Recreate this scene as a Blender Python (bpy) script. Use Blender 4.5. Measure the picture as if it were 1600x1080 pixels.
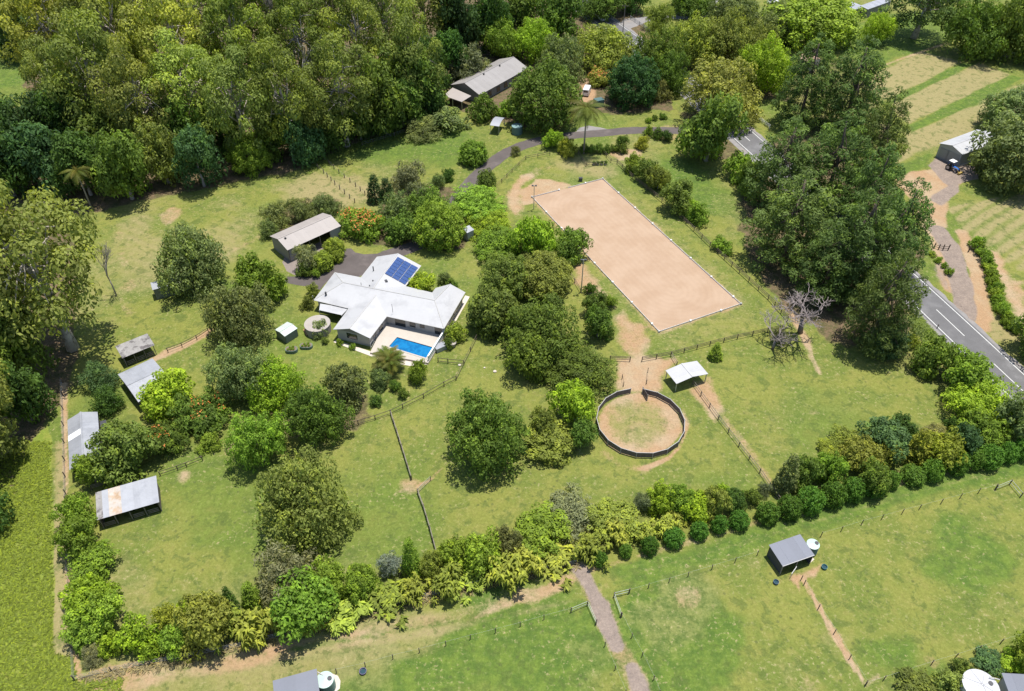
import bpy, bmesh, math, random
import numpy as np
from mathutils import Vector, Matrix

scene = bpy.context.scene
for _o in list(bpy.data.objects):
    bpy.data.objects.remove(_o, do_unlink=True)
COL = scene.collection
R = math.radians

# ---------------------------------------------------------------- camera, sky, sun, exposure
CAM_H, CAM_PITCH, CAM_LENS = 105.0, 42.0, 28.0
SUN_EL, SUN_AZ = 79.5, 48.0          # azimuth clockwise from +Y: the sun stands beyond and to the right
SUN_STRENGTH, SKY_STRENGTH, EXPOSURE = 4.8, 0.13, 0.52

cam = bpy.data.cameras.new('camera')
cam.lens, cam.sensor_width, cam.sensor_fit = CAM_LENS, 36.0, 'HORIZONTAL'
cam.clip_start, cam.clip_end = 0.5, 20000
cam_o = bpy.data.objects.new('camera', cam)
cam_o.location = (0, 0, CAM_H)
cam_o.rotation_euler = (R(90 - CAM_PITCH), 0, 0)
COL.objects.link(cam_o)
scene.camera = cam_o

world = bpy.data.worlds.new('World')
scene.world = world
world.use_nodes = True
_nt = world.node_tree
_bg = _nt.nodes['Background']
_sky = _nt.nodes.new('ShaderNodeTexSky')
_sky.sky_type = 'NISHITA'
_sky.sun_disc = False
_sky.sun_elevation = R(SUN_EL)
_sky.sun_rotation = R(SUN_AZ)
_sky.altitude = 300
_nt.links.new(_sky.outputs[0], _bg.inputs[0])
_bg.inputs[1].default_value = SKY_STRENGTH

sun = bpy.data.lights.new('sun', 'SUN')
sun.energy, sun.angle, sun.color = SUN_STRENGTH, R(0.53), (1.0, 0.955, 0.88)
sun_o = bpy.data.objects.new('sun', sun)
_d = Vector((math.sin(R(SUN_AZ)) * math.cos(R(SUN_EL)), math.cos(R(SUN_AZ)) * math.cos(R(SUN_EL)), math.sin(R(SUN_EL))))
sun_o.rotation_euler = _d.to_track_quat('Z', 'Y').to_euler()
sun_o.location = (0, 150, 200)
COL.objects.link(sun_o)

vs = scene.view_settings
vs.view_transform, vs.look, vs.exposure, vs.gamma = 'Standard', 'None', EXPOSURE, 1.0
vs.use_curve_mapping = False
scene.cycles.max_bounces = 6
scene.cycles.transparent_max_bounces = 6

# ---------------------------------------------------------------- survey: photo points to metres on the ground
FPX = 1600 * CAM_LENS / 36.0
_p = R(CAM_PITCH)
CP, SP = math.cos(_p), math.sin(_p)

def at(x, y, z=0.0):
    """place on the plane of height z that the survey point (x, y) marks, in metres"""
    u, v = (x - 800) / FPX, (540 - y) / FPX
    dy, dz = CP + v * SP, -SP + v * CP
    t = (z - CAM_H) / dz
    return Vector((t * u, t * dy, z))

def dist_at(P):
    return Vector((P[0], P[1], P[2] - CAM_H)).length

# ---------------------------------------------------------------- materials
MATS = {}
def nodes_of(m):
    m.use_nodes = True
    nt = m.node_tree
    return nt, nt.nodes, nt.links, nt.nodes['Principled BSDF']

def math_node(nt, op, a, b=None, c=None, clamp=False):
    n = nt.nodes.new('ShaderNodeMath'); n.operation = op; n.use_clamp = clamp
    for i, v in enumerate((a, b, c)):
        if v is None: continue
        if isinstance(v, (int, float)): n.inputs[i].default_value = v
        else: nt.links.new(v, n.inputs[i])
    return n.outputs[0]

def mix_col(nt, fac, a, b, blend='MIX'):
    n = nt.nodes.new('ShaderNodeMix'); n.data_type = 'RGBA'; n.blend_type = blend
    for s, v in ((n.inputs[0], fac), (n.inputs[6], a), (n.inputs[7], b)):
        if isinstance(v, (int, float)): s.default_value = v
        elif isinstance(v, tuple): s.default_value = (v[0], v[1], v[2], 1)
        else: nt.links.new(v, s)
    return n.outputs[2]

def noise_node(nt, scale, detail=3, rough=.55, vec=None, dist=0.0):
    n = nt.nodes.new('ShaderNodeTexNoise')
    n.inputs['Scale'].default_value = scale
    n.inputs['Detail'].default_value = detail
    n.inputs['Roughness'].default_value = rough
    n.inputs['Distortion'].default_value = dist
    if vec is not None: nt.links.new(vec, n.inputs['Vector'])
    return n.outputs[0]

def obj_coord(nt, world_space=False):
    if world_space:
        return nt.nodes.new('ShaderNodeNewGeometry').outputs['Position']
    return nt.nodes.new('ShaderNodeTexCoord').outputs['Object']

def map_range(nt, v, a, b, c=0.0, d=1.0, smooth=True):
    n = nt.nodes.new('ShaderNodeMapRange')
    if smooth: n.interpolation_type = 'SMOOTHSTEP'
    nt.links.new(v, n.inputs[0])
    for i, x in enumerate((a, b, c, d)): n.inputs[i + 1].default_value = x
    return n.outputs[0]

def mat(name, col, rough=.6, metal=0.0, amt=.18, scale=1.2, fine=9.0, col2=None, c2scale=.6, c2lo=.5, c2hi=.7, bump=0.0, wave=None, spec=.4, ov=0.0):
    """plain painted, timber, metal or stone surface: base colour with two scales of mottling, optional stains and ribs"""
    if name in MATS: return MATS[name]
    m = bpy.data.materials.new(name)
    nt, N, L, B = nodes_of(m)
    v = obj_coord(nt, True)
    a = noise_node(nt, scale, 4, .6, v)
    b = noise_node(nt, fine, 2, .6, v)
    s = math_node(nt, 'ADD', math_node(nt, 'MULTIPLY', a, .65), math_node(nt, 'MULTIPLY', b, .35))
    f = map_range(nt, s, .3, .7, 1 - amt, 1 + amt, False)
    if ov:
        f = math_node(nt, 'MULTIPLY', f, map_range(nt, nt.nodes.new('ShaderNodeObjectInfo').outputs['Random'], 0, 1, 1 - ov, 1 + ov, False))
    base = (col[0], col[1], col[2])
    if col2:
        st = map_range(nt, noise_node(nt, c2scale, 4, .65, v), c2lo, c2hi)
        base = mix_col(nt, st, base, col2)
    else:
        rgb = nt.nodes.new('ShaderNodeRGB'); rgb.outputs[0].default_value = (*base, 1); base = rgb.outputs[0]
    cmb = nt.nodes.new('ShaderNodeVectorMath'); cmb.operation = 'SCALE'
    L.new(base, cmb.inputs[0]); L.new(f, cmb.inputs[3])
    L.new(cmb.outputs[0], B.inputs['Base Color'])
    B.inputs['Roughness'].default_value = rough
    B.inputs['Metallic'].default_value = metal
    B.inputs['Specular IOR Level'].default_value = spec
    hgt = None
    if wave:                                  # ribs of sheet metal: (period in m, axis index)
        sep = nt.nodes.new('ShaderNodeSeparateXYZ'); L.new(obj_coord(nt), sep.inputs[0])
        hgt = math_node(nt, 'SINE', math_node(nt, 'MULTIPLY', sep.outputs[wave[1]], 2 * math.pi / wave[0]))
        hgt = math_node(nt, 'MULTIPLY', hgt, .02)
    if bump:
        h2 = math_node(nt, 'MULTIPLY', b, bump)
        hgt = h2 if hgt is None else math_node(nt, 'ADD', hgt, h2)
    if hgt is not None:
        bn = nt.nodes.new('ShaderNodeBump'); bn.inputs['Distance'].default_value = 1.0; bn.inputs['Strength'].default_value = .8
        L.new(hgt, bn.inputs['Height']); L.new(bn.outputs[0], B.inputs['Normal'])
    MATS[name] = m
    return m

def foliage_mat(name, hue_shift=(1.2, 1.12, .7), transl=.34, var=.75, rough=.55):
    """leaves: colour from the object, lighter and darker leaves from the 'tint' attribute, light through the leaf"""
    m = bpy.data.materials.new(name)
    nt, N, L, B = nodes_of(m)
    oi = N.new('ShaderNodeObjectInfo')
    at_ = N.new('ShaderNodeAttribute'); at_.attribute_name = 'tint'
    t = at_.outputs['Fac']
    f = map_range(nt, t, 0, 1, 1 - var * .62, 1 + var * .62, False)
    hs = N.new('ShaderNodeVectorMath'); hs.operation = 'MULTIPLY'
    L.new(oi.outputs['Color'], hs.inputs[0]); hs.inputs[1].default_value = hue_shift
    base = mix_col(nt, map_range(nt, t, .45, 1.1), oi.outputs['Color'], hs.outputs[0])
    sc = N.new('ShaderNodeVectorMath'); sc.operation = 'SCALE'
    L.new(base, sc.inputs[0]); L.new(f, sc.inputs[3])
    rv = map_range(nt, oi.outputs['Random'], 0, 1, .85, 1.15, False)
    sc2 = N.new('ShaderNodeVectorMath'); sc2.operation = 'SCALE'
    L.new(sc.outputs[0], sc2.inputs[0]); L.new(rv, sc2.inputs[3])
    L.new(sc2.outputs[0], B.inputs['Base Color'])
    B.inputs['Roughness'].default_value = rough
    B.inputs['Specular IOR Level'].default_value = .12
    tr = N.new('ShaderNodeBsdfTranslucent')
    tc = N.new('ShaderNodeVectorMath'); tc.operation = 'MULTIPLY'
    L.new(sc2.outputs[0], tc.inputs[0]); tc.inputs[1].default_value = (1.25, 1.3, .6)
    L.new(tc.outputs[0], tr.inputs[0])
    mx = N.new('ShaderNodeMixShader'); mx.inputs[0].default_value = transl
    L.new(B.outputs[0], mx.inputs[1]); L.new(tr.outputs[0], mx.inputs[2])
    L.new(mx.outputs[0], N['Material Output'].inputs[0])
    MATS[name] = m
    return m

LEAF = foliage_mat('leaf')
BARK_PALE = mat('bark_pale', (.42, .37, .31), .85, amt=.3, scale=.5, fine=3, col2=(.16, .13, .10), c2lo=.5, c2hi=.65)
BARK = mat('bark_brown', (.13, .10, .075), .9, amt=.3, scale=.8, fine=6)
BARK_GREY = mat('bark_grey', (.30, .27, .25), .9, amt=.3, scale=.8, fine=6)

# ---------------------------------------------------------------- mesh helpers
def mesh_np(name, V, Q, material=None, tint=None, smooth=False):
    """mesh from numpy vertices and an (n, k) face array"""
    V = np.asarray(V, np.float32); Q = np.asarray(Q, np.int32)
    me = bpy.data.meshes.new(name)
    k = Q.shape[1]
    me.vertices.add(len(V)); me.vertices.foreach_set('co', V.ravel())
    me.loops.add(Q.size); me.loops.foreach_set('vertex_index', Q.ravel())
    me.polygons.add(len(Q))
    me.polygons.foreach_set('loop_start', np.arange(0, Q.size, k, dtype=np.int32))
    me.polygons.foreach_set('loop_total', np.full(len(Q), k, np.int32))
    if smooth: me.polygons.foreach_set('use_smooth', np.ones(len(Q), bool))
    me.update(calc_edges=True)
    if tint is not None:
        a = me.attributes.new('tint', 'FLOAT', 'FACE'); a.data.foreach_set('value', np.asarray(tint, np.float32))
    if material: me.materials.append(material)
    return me

class MB:
    """collects simple shapes into one mesh"""
    def __init__(s): s.v, s.f = [], []
    def poly(s, pts):
        b = len(s.v); s.v += [tuple(p) for p in pts]; s.f.append(tuple(range(b, b + len(pts)))); return s
    def prism(s, pts, z0, z1):
        n = len(pts); b = len(s.v)
        ar = sum(pts[i][0] * pts[(i + 1) % n][1] - pts[(i + 1) % n][0] * pts[i][1] for i in range(n))
        if ar < 0: pts = list(reversed(pts))
        s.v += [(p[0], p[1], z0) for p in pts] + [(p[0], p[1], z1) for p in pts]
        s.f.append(tuple(range(b + n - 1, b - 1, -1))); s.f.append(tuple(range(b + n, b + 2 * n)))
        for i in range(n): j = (i + 1) % n; s.f.append((b + i, b + j, b + n + j, b + n + i))
        return s
    def box(s, c, d, rz=0.0):
        cs, sn = math.cos(rz), math.sin(rz)
        pts = []
        for x, y in ((-1, -1), (1, -1), (1, 1), (-1, 1)):
            dx, dy = x * d[0] / 2, y * d[1] / 2
            pts.append((c[0] + dx * cs - dy * sn, c[1] + dx * sn + dy * cs))
        return s.prism(pts, c[2] - d[2] / 2, c[2] + d[2] / 2)
    def slab(s, pts, t):
        """polygon in space thickened downwards by t"""
        n = len(pts); b = len(s.v)
        s.v += [tuple(p) for p in pts] + [(p[0], p[1], p[2] - t) for p in pts]
        s.f.append(tuple(range(b, b + n))); s.f.append(tuple(range(b + 2 * n - 1, b + n - 1, -1)))
        for i in range(n): j = (i + 1) % n; s.f.append((b + i, b + n + i, b + n + j, b + j))
        return s
    def cyl(s, c, r, h, n=16, r2=None, axis='z'):
        r2 = r if r2 is None else r2; b = len(s.v)
        for k, rr in ((0, r), (1, r2)):
            for i in range(n):
                a = 2 * math.pi * i / n; x, y, z = rr * math.cos(a), rr * math.sin(a), k * h
                if axis == 'x': x, y, z = z - h / 2, x, y
                elif axis == 'y': x, y, z = x, z - h / 2, y
                s.v.append((c[0] + x, c[1] + y, c[2] + z))
        s.f.append(tuple(range(b + n - 1, b - 1, -1))); s.f.append(tuple(range(b + n, b + 2 * n)))
        for i in range(n): j = (i + 1) % n; s.f.append((b + i, b + j, b + n + j, b + n + i))
        return s
    def tube(s, pts, rad, n=6):
        b = len(s.v); pts = [Vector(p) for p in pts]
        for i, p in enumerate(pts):
            d = (pts[min(i + 1, len(pts) - 1)] - pts[max(i - 1, 0)])
            d = d.normalized() if d.length > 1e-6 else Vector((0, 0, 1))
            u = d.cross(Vector((1, 0, 0)) if abs(d.x) < .8 else Vector((0, 1, 0))).normalized(); w = d.cross(u)
            r = rad[i] if hasattr(rad, '__len__') else rad
            for k in range(n):
                a = 2 * math.pi * k / n; q = p + (u * math.cos(a) + w * math.sin(a)) * r; s.v.append(tuple(q))
        for i in range(len(pts) - 1):
            for k in range(n):
                j = (k + 1) % n; s.f.append((b + i * n + k, b + i * n + j, b + (i + 1) * n + j, b + (i + 1) * n + k))
        s.f.append(tuple(range(b + n - 1, b - 1, -1))); e = b + (len(pts) - 1) * n
        s.f.append(tuple(range(e, e + n)))
        return s
    def mesh(s, name, m=None, smooth=False):
        me = bpy.data.meshes.new(name); me.from_pydata(s.v, [], s.f); me.update()
        if smooth:
            for p in me.polygons: p.use_smooth = True
        if m: me.materials.append(m)
        return me
    def build(s, name, m, parent=None, smooth=False):
        o = bpy.data.objects.new(name, s.mesh(name, m, smooth)); COL.objects.link(o)
        if parent: o.parent = parent
        return o

def inst(name, me, parent=None, loc=(0, 0, 0), rot=(0, 0, 0), scale=(1, 1, 1)):
    o = bpy.data.objects.new(name, me); COL.objects.link(o)
    o.location, o.rotation_euler, o.scale = loc, rot, scale
    if parent: o.parent = parent
    return o

def tag(o, label, cat, group=None):
    o['label'] = label; o['category'] = cat
    if group: o['group'] = group
    return o

def thing(name, loc, label, cat, group=None, rz=0.0):
    o = bpy.data.objects.new(name, None); COL.objects.link(o)
    o.empty_display_size = .5
    o.location = loc; o.rotation_euler = (0, 0, rz)
    return tag(o, label, cat, group)

def structure(o): o['kind'] = 'structure'; return o

ORD = ['first', 'second', 'third', 'fourth', 'fifth', 'sixth', 'seventh', 'eighth', 'ninth', 'tenth', 'eleventh', 'twelfth', 'thirteenth', 'fourteenth',
       'fifteenth', 'sixteenth', 'seventeenth', 'eighteenth', 'nineteenth', 'twentieth', 'twenty-first', 'twenty-second', 'twenty-third', 'twenty-fourth',
       'twenty-fifth', 'twenty-sixth', 'twenty-seventh', 'twenty-eighth', 'twenty-ninth', 'thirtieth']

# ---------------------------------------------------------------- value noise for the ground masks
def vnoise(x, y, seed):
    rs = np.random.RandomState(seed); T = rs.rand(256, 256)
    xi, yi = np.floor(x).astype(int), np.floor(y).astype(int)
    fx, fy = x - xi, y - yi
    fx = fx * fx * (3 - 2 * fx); fy = fy * fy * (3 - 2 * fy)
    a, b = T[xi & 255, yi & 255], T[(xi + 1) & 255, yi & 255]
    c, d = T[xi & 255, (yi + 1) & 255], T[(xi + 1) & 255, (yi + 1) & 255]
    return (a * (1 - fx) + b * fx) * (1 - fy) + (c * (1 - fx) + d * fx) * fy

def fbm(x, y, scale, seed, octv=4):
    s, amp, tot = 0, 1, 0
    for i in range(octv):
        s = s + amp * vnoise(x * scale + 31.7 * i, y * scale + 17.3 * i, seed + i); tot += amp
        amp *= .5; scale *= 2.07
    return s / tot
# ---------------------------------------------------------------- the ground: one sheet, with masks for bare earth, dry, lush, litter, gravel, rank grass
STEP = .6
_xs = np.concatenate([[-9000, -3000, -1000, -500, -330], np.arange(-250, 250.01, STEP), [330, 500, 1000, 3000, 9000]])
_ys = np.concatenate([[-9000, -3000, -800, -200, -20], np.arange(34, 345, STEP), [380, 450, 600, 1000, 3000, 9000]])
GX, GY = np.meshgrid(_xs, _ys)
MASK = {k: np.zeros(GX.shape) for k in ('dirt', 'straw', 'lush', 'litter', 'gravel', 'rank')}
WOB = (fbm(GX, GY, .22, 11, 3) - .5)           # wobble of the edges
WOB2 = (fbm(GX, GY, .05, 21, 3) - .5)

def _seg(px, py, a, b):
    dx, dy = b[0] - a[0], b[1] - a[1]; L2 = dx * dx + dy * dy + 1e-9
    t = np.clip(((px - a[0]) * dx + (py - a[1]) * dy) / L2, 0, 1)
    return np.hypot(px - a[0] - t * dx, py - a[1] - t * dy)

def _window(pts, m):
    x0, x1 = min(p[0] for p in pts) - m, max(p[0] for p in pts) + m
    y0, y1 = min(p[1] for p in pts) - m, max(p[1] for p in pts) + m
    i0, i1 = np.searchsorted(_xs, (x0, x1)); j0, j1 = np.searchsorted(_ys, (y0, y1))
    return slice(j0, j1), slice(i0, i1)

def _put(ch, win, sd, val, feather, wob):
    d = sd + WOB[win] * wob
    f = np.clip(.5 - d / (2 * feather), 0, 1); f = f * f * (3 - 2 * f) * abs(val)
    A = MASK[ch][win]
    MASK[ch][win] = np.maximum(A, f) if val > 0 else A * (1 - f)

def area(ch, px, val=1.0, feather=1.5, wob=3.0):
    P = [at(*q) for q in px]; win = _window(P, feather + wob + 1)
    X, Y = GX[win], GY[win]; n = len(P)
    d = np.full(X.shape, 1e9); ins = np.zeros(X.shape, bool)
    for i in range(n):
        a, b = P[i], P[(i + 1) % n]
        d = np.minimum(d, _seg(X, Y, a, b))
        if abs(b[1] - a[1]) > 1e-9:
            ins ^= ((a[1] > Y) != (b[1] > Y)) & (X < (b[0] - a[0]) * (Y - a[1]) / (b[1] - a[1]) + a[0])
    _put(ch, win, np.where(ins, -d, d), val, feather, wob)

def track(ch, px, w, val=1.0, feather=.8, wob=1.2):
    P = [at(*q) for q in px]; win = _window(P, w + feather + wob + 1)
    X, Y = GX[win], GY[win]; d = np.full(X.shape, 1e9)
    for a, b in zip(P[:-1], P[1:]): d = np.minimum(d, _seg(X, Y, a, b))
    _put(ch, win, d - w / 2, val, feather, wob)

def spot(ch, x, y, r, val=1.0, feather=1.2, wob=2.0):
    P = at(x, y); win = _window([P], r * 3.4 + feather + wob + 1)
    _put(ch, win, np.hypot(GX[win] - P[0], GY[win] - P[1]) - r + WOB2[win] * r * 2.5, val, feather, wob + r * .9)

# forest floors and shade planting beds
area('litter', [(-150, -40), (690, -40), (700, 100), (692, 185), (640, 200), (560, 222), (470, 262), (420, 275), (300, 298), (180, 322), (150, 335), (-150, 300)], 1, 3, 5)
area('litter', [(0, 55), (35, 80), (45, 165), (-60, 175), (-60, 40)], -1, 2, 3)
area('litter', [(-150, 290), (60, 325), (120, 390), (118, 500), (112, 585), (85, 630), (50, 690), (25, 760), (5, 820), (-150, 840)], 1, 3, 5)
area('litter', [(690, -40), (990, -40), (1010, 60), (1050, 130), (1050, 170), (960, 180), (905, 170), (880, 200), (800, 195), (770, 190), (740, 180), (700, 165)], .95, 3, 4)
area('litter', [(1020, 60), (1180, 60), (1240, 160), (1160, 160), (1060, 130)], .7, 3, 4)
area('litter', [(1060, 175), (1120, 170), (1180, 235), (1170, 270), (1110, 250), (1080, 225)], .6, 3, 4)
area('litter', [(1160, 240), (1240, 200), (1400, 290), (1450, 400), (1440, 470), (1410, 555), (1330, 545), (1240, 500), (1190, 440), (1160, 360)], .85, 3, 5)
area('litter', [(1200, 80), (1350, 90), (1400, 200), (1380, 280), (1250, 230)], .5, 3, 5)
area('litter', [(640, 290), (720, 290), (730, 390), (650, 390), (560, 380), (600, 310)], .7, 2, 3)
area('litter', [(735, 330), (860, 340), (915, 380), (905, 470), (960, 530), (965, 610), (930, 710), (830, 735), (795, 560), (740, 530), (745, 430)], .36, 2.5, 4)
area('litter', [(410, 345), (470, 310), (530, 310), (535, 330), (430, 372)], .6, 1.5, 2)
area('litter', [(475, 640), (570, 600), (580, 650), (565, 680), (470, 690), (400, 690), (400, 640)], .6, 2, 3)
# bare red earth
area('dirt', [(816, 296), (838, 280), (880, 284), (905, 291), (860, 301), (836, 314), (820, 318)], .95, 1.2, 3)
track('dirt', [(806, 335), (801, 312), (808, 290), (826, 276)], 3.2, .8, 1.5, 3)
track('dirt', [(826, 276), (850, 262), (870, 262)], 4, .45, 2, 3)
area('dirt', [(958, 492), (975, 490), (1000, 512), (1016, 532), (1002, 554), (985, 556), (970, 530)], .72, 2, 5)
area('dirt', [(884, 405), (915, 405), (940, 440), (960, 480), (940, 470), (908, 452), (895, 430)], .7, 1.5, 3)
area('dirt', [(962, 560), (1010, 558), (1050, 562), (1044, 585), (1032, 612), (1000, 614), (965, 606), (962, 585)], .85, 2, 4)
area('straw', [(978, 588), (1010, 586), (1008, 607), (982, 607)], 1, 1, 2)
area('dirt', [(1060, 606), (1108, 590), (1122, 615), (1136, 645), (1118, 660), (1085, 630)], .75, 1.5, 3)
track('dirt', [(1128, 648), (1160, 690), (1190, 735), (1218, 775)], 1.8, .55, .9, 1.8)
track('dirt', [(1068, 640), (1072, 668), (1064, 695), (1045, 716), (1018, 728), (1000, 733)], .9, .85, .5, .8)
track('dirt', [(1000, 733), (970, 728), (945, 708)], 2.5, .5, 1.5, 2)
track('dirt', [(1240, 495), (1258, 530), (1268, 555), (1280, 583)], 1.6, .8, .8, 2)
spot('dirt', 1276, 645, 2.2, .55); spot('dirt', 1180, 610, 1.2, .3)
area('dirt', [(410, 1010), (480, 990), (587, 976), (580, 998), (500, 1010), (420, 1030)], .75, 1.5, 4)
track('dirt', [(130, 1078), (230, 1060), (330, 1040), (420, 1022)], 3.5, .62, 1.5, 3); track('dirt', [(200, 1075), (330, 1052), (480, 1018), (600, 996)], 1.4, .55, 1, 2)
track('dirt', [(590, 990), (700, 968), (800, 938), (900, 905)], 3.0, .5, 1.5, 3)
track('dirt', [(735, 968), (820, 935), (900, 903)], 2.6, .7, 1, 3)
track('dirt', [(240, 562), (290, 540), (328, 517)], 2.6, .8, .8, 1.5)
spot('dirt', 287, 742, 1.6, .7); spot('dirt', 362, 702, 1.8, .7); spot('dirt', 640, 757, 1.6, .6, 1.2); spot('dirt', 650, 590, .8, .5)
track('dirt', [(622, 768), (648, 762), (672, 750), (700, 722)], .8, .7, .5, .6)
area('dirt', [(505, 255), (530, 252), (600, 305), (585, 312), (545, 290)], .4, 2, 3)
spot('dirt', 500, 300, 4, .35, 3, 5); spot('dirt', 265, 335, 2.4, .6); spot('dirt', 200, 450, 3.5, .5, 2, 4)
track('dirt', [(183, 350), (195, 420), (190, 480), (205, 490)], 2, .45, 1.5, 3)
track('dirt', [(305, 400), (360, 395), (405, 370)], 2.5, .45, 2, 3)
area('dirt', [(945, 238), (975, 232), (1005, 235), (1000, 250), (968, 252)], .7, 1, 2)
area('dirt', [(1005, 195), (1060, 195), (1075, 212), (1050, 222), (1010, 215)], .5, 1, 2)
area('dirt', [(905, 120), (930, 125), (930, 165), (900, 170)], .8, 1.5, 2)
area('dirt', [(980, 55), (1010, 45), (1040, 60), (1020, 75)], .5, 2, 3)
# pale pad, drive verges on the right
area('dirt', [(1392, 282), (1420, 268), (1460, 262), (1500, 268), (1508, 285), (1480, 312), (1476, 345), (1482, 358), (1440, 352), (1425, 312)], .95, 1.2, 2.5)
track('dirt', [(1452, 352), (1470, 375), (1475, 400), (1488, 450)], 4.5, .9, 1, 2)
track('dirt', [(1505, 365), (1522, 410), (1530, 460), (1535, 510)], 4.0, .85, 1, 2)
track('dirt', [(1548, 395), (1572, 440), (1590, 480), (1600, 500)], 3.2, .8, 1.5, 2.5)
area('dirt', [(1560, 430), (1600, 440), (1600, 480), (1585, 478)], .7, 1.5, 3)
area('straw', [(1530, 500), (1570, 500), (1590, 530), (1555, 525)], .8, 1.5, 2)
area('dirt', [(1000 + 66 * math.cos(k * .3142), 664 + 51 * math.sin(k * .3142)) for k in range(20)], .9, .5, .5); area('dirt', [(996 + 50 * math.cos(k * .3142), 661 + 37 * math.sin(k * .3142)) for k in range(20)], -.55, 2.2, 2.5); area('straw', [(1000 + 60 * math.cos(k * .3142), 664 + 46 * math.sin(k * .3142)) for k in range(20)], .6, 2, 3); area('dirt', [(985, 640), (1015, 632), (1020, 660), (1000, 668)], .45, 2, 3)
track('dirt', [(925, 890), (1000, 868), (1100, 842), (1200, 812), (1300, 782), (1400, 756), (1500, 732), (1600, 708)], 1.6, .6, .8, 1.5); track('dirt', [(150, 1052), (300, 1024), (500, 972), (700, 918), (880, 878)], 1.6, .7, .8, 1.5)
track('dirt', [(831, 309), (942, 280), (1157, 476), (1030, 519), (831, 309)], 1.5, .62, .7, 1.6)
# gravel and worn seal
area('gravel', [(1448, 258), (1465, 246), (1500, 256), (1530, 262), (1530, 280), (1500, 288), (1500, 300), (1470, 322), (1452, 312), (1478, 290)], .95, 1, 1.5)
track('gravel', [(1466, 360), (1484, 385), (1496, 420), (1504, 455), (1508, 495)], 4.6, .95, .7, 1)
track('gravel', [(906, 893), (922, 918), (938, 950), (950, 980), (962, 1008)], 2.4, 1, .7, 1.6)
track('gravel', [(985, 1045), (992, 1062), (1002, 1085)], 1.9, 1, .7, 1.6)
track('dirt', [(904, 890), (938, 950), (962, 1008), (985, 1050), (1004, 1090)], 3.3, .55, .6, 1.5)
area('dirt', [(935, 912), (952, 905), (955, 920), (945, 935)], .6, 1, 2)
area('gravel', [(1465, 385), (1480, 425), (1490, 465), (1470, 450), (1455, 420)], .55, 1.2, 1.5)
# stable yards and the lower paddocks
area('dirt', [(1206, 905), (1262, 890), (1284, 882), (1280, 905), (1256, 906), (1250, 925), (1228, 908), (1215, 925)], .85, .8, 1.6)
track('dirt', [(1254, 902), (1275, 940), (1300, 985), (1330, 1035), (1352, 1068)], 1.0, .9, .4, .7)
area('dirt', [(1345, 1068), (1365, 1045), (1385, 1055), (1400, 1052), (1352, 1080)], .75, .8, 1.2)
track('dirt', [(1352, 1070), (1400, 1054), (1440, 1040)], .9, .5, .6, 1)
for x, y, r in ((1500, 1022, .9), (1450, 1030, 1.1), (1360, 968, .9), (1265, 1070, 2.2), (1188, 1000, .8), (1220, 1016, .7), (1330, 920, .6), (1115, 950, .6), (1198, 975, .6), (1305, 985, 1.2), (1435, 860, 1.6), (1395, 850, 1.2), (1430, 910, .9), (1080, 935, 1.5)):
    spot('dirt', x, y, r, .5, .8, 1.6)
for x, y, r in ((1310, 1000, 3.5), (1240, 1050, 3), (1180, 880, 2), (1205, 880, 2.5), (1565, 955, 3), (1100, 930, 5), (930, 1060, 4), (1060, 980, 4), (1170, 1060, 3), (1420, 840, 5)):
    spot('straw', x, y, r, .5, 3.5, 5)
for x, y, r in ((1120, 1000, 8), (1490, 880, 7), (1550, 870, 4), (1390, 1030, 5), (1060, 1050, 6), (780, 1010, 7), (880, 1040, 7), (1495, 830, 3), (660, 1060, 5)):
    spot('lush', x, y, r, .95, 4, 6)
# mown and dry fields
area('straw', [(1352, 122), (1440, 80), (1504, 97), (1384, 158), (1350, 165)], 1, 1.5, 2.5)
area('straw', [(1386, 163), (1529, 97), (1579, 117), (1421, 194)], 1, 1.5, 2.5)
area('straw', [(1424, 207), (1600, 127), (1680, 120), (1680, 150), (1545, 190), (1460, 228), (1403, 258), (1385, 250)], .85, 1.5, 3)
track('dirt', [(1345, 115), (1420, 88), (1478, 68)], 1.6, .6, .5, .6)
area('straw', [(1480, 320), (1520, 305), (1700, 320), (1700, 480), (1600, 420), (1540, 380), (1500, 360)], .5, 3, 4)
area('straw', [(85, 690), (104, 690), (108, 860), (113, 1022), (84, 1024), (82, 860)], .95, .6, .7)
track('dirt', [(100, 600), (102, 700), (106, 850), (113, 1000), (124, 1058)], 1.1, .85, .5, .7)
area('rank', [(-100, 660), (70, 660), (82, 690), (82, 860), (84, 1024), (115, 1030), (122, 1068), (200, 1060), (180, 1110), (-100, 1110)], 1, .7, 1)
area('lush', [(935, 890), (1100, 850), (1300, 775), (1600, 700), (1700, 680), (1700, 730), (1560, 752), (1400, 792), (1200, 852), (1000, 915)], 1, 1.5, 2)
area('lush', [(330, 1130), (440, 1082), (560, 1050), (700, 1012), (900, 960), (965, 1110)], .6, 2.5, 6)
area('lush', [(500, 225), (720, 190), (765, 200), (735, 260), (600, 280)], .45, 3, 4)
area('lush', [(1010, 235), (1090, 250), (1160, 300), (1165, 350), (1090, 340)], .6, 3, 4)
area('lush', [(1300, 40), (1480, 10), (1600, 20), (1600, 60), (1475, 65), (1350, 110), (1320, 90)], .7, 2, 3)
area('lush', [(330, 440), (480, 440), (470, 490), (420, 500)], .4, 2, 3)
area('lush', [(-60, 50), (40, 70), (48, 165), (-60, 175)], .6, 3, 3)
area('lush', [(1383, 160), (1504, 98), (1527, 98), (1389, 164)], .8, .8, 1)
area('lush', [(1421, 196), (1579, 118), (1600, 122), (1424, 208)], .9, .8, 1)
area('lush', [(1400, 260), (1460, 232), (1452, 262), (1395, 282)], .8, 1.2, 1.5)
area('straw', [(120, 1075), (420, 1010), (900, 900), (940, 905), (950, 925), (560, 1040), (420, 1060)], .22, 3, 4)
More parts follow.
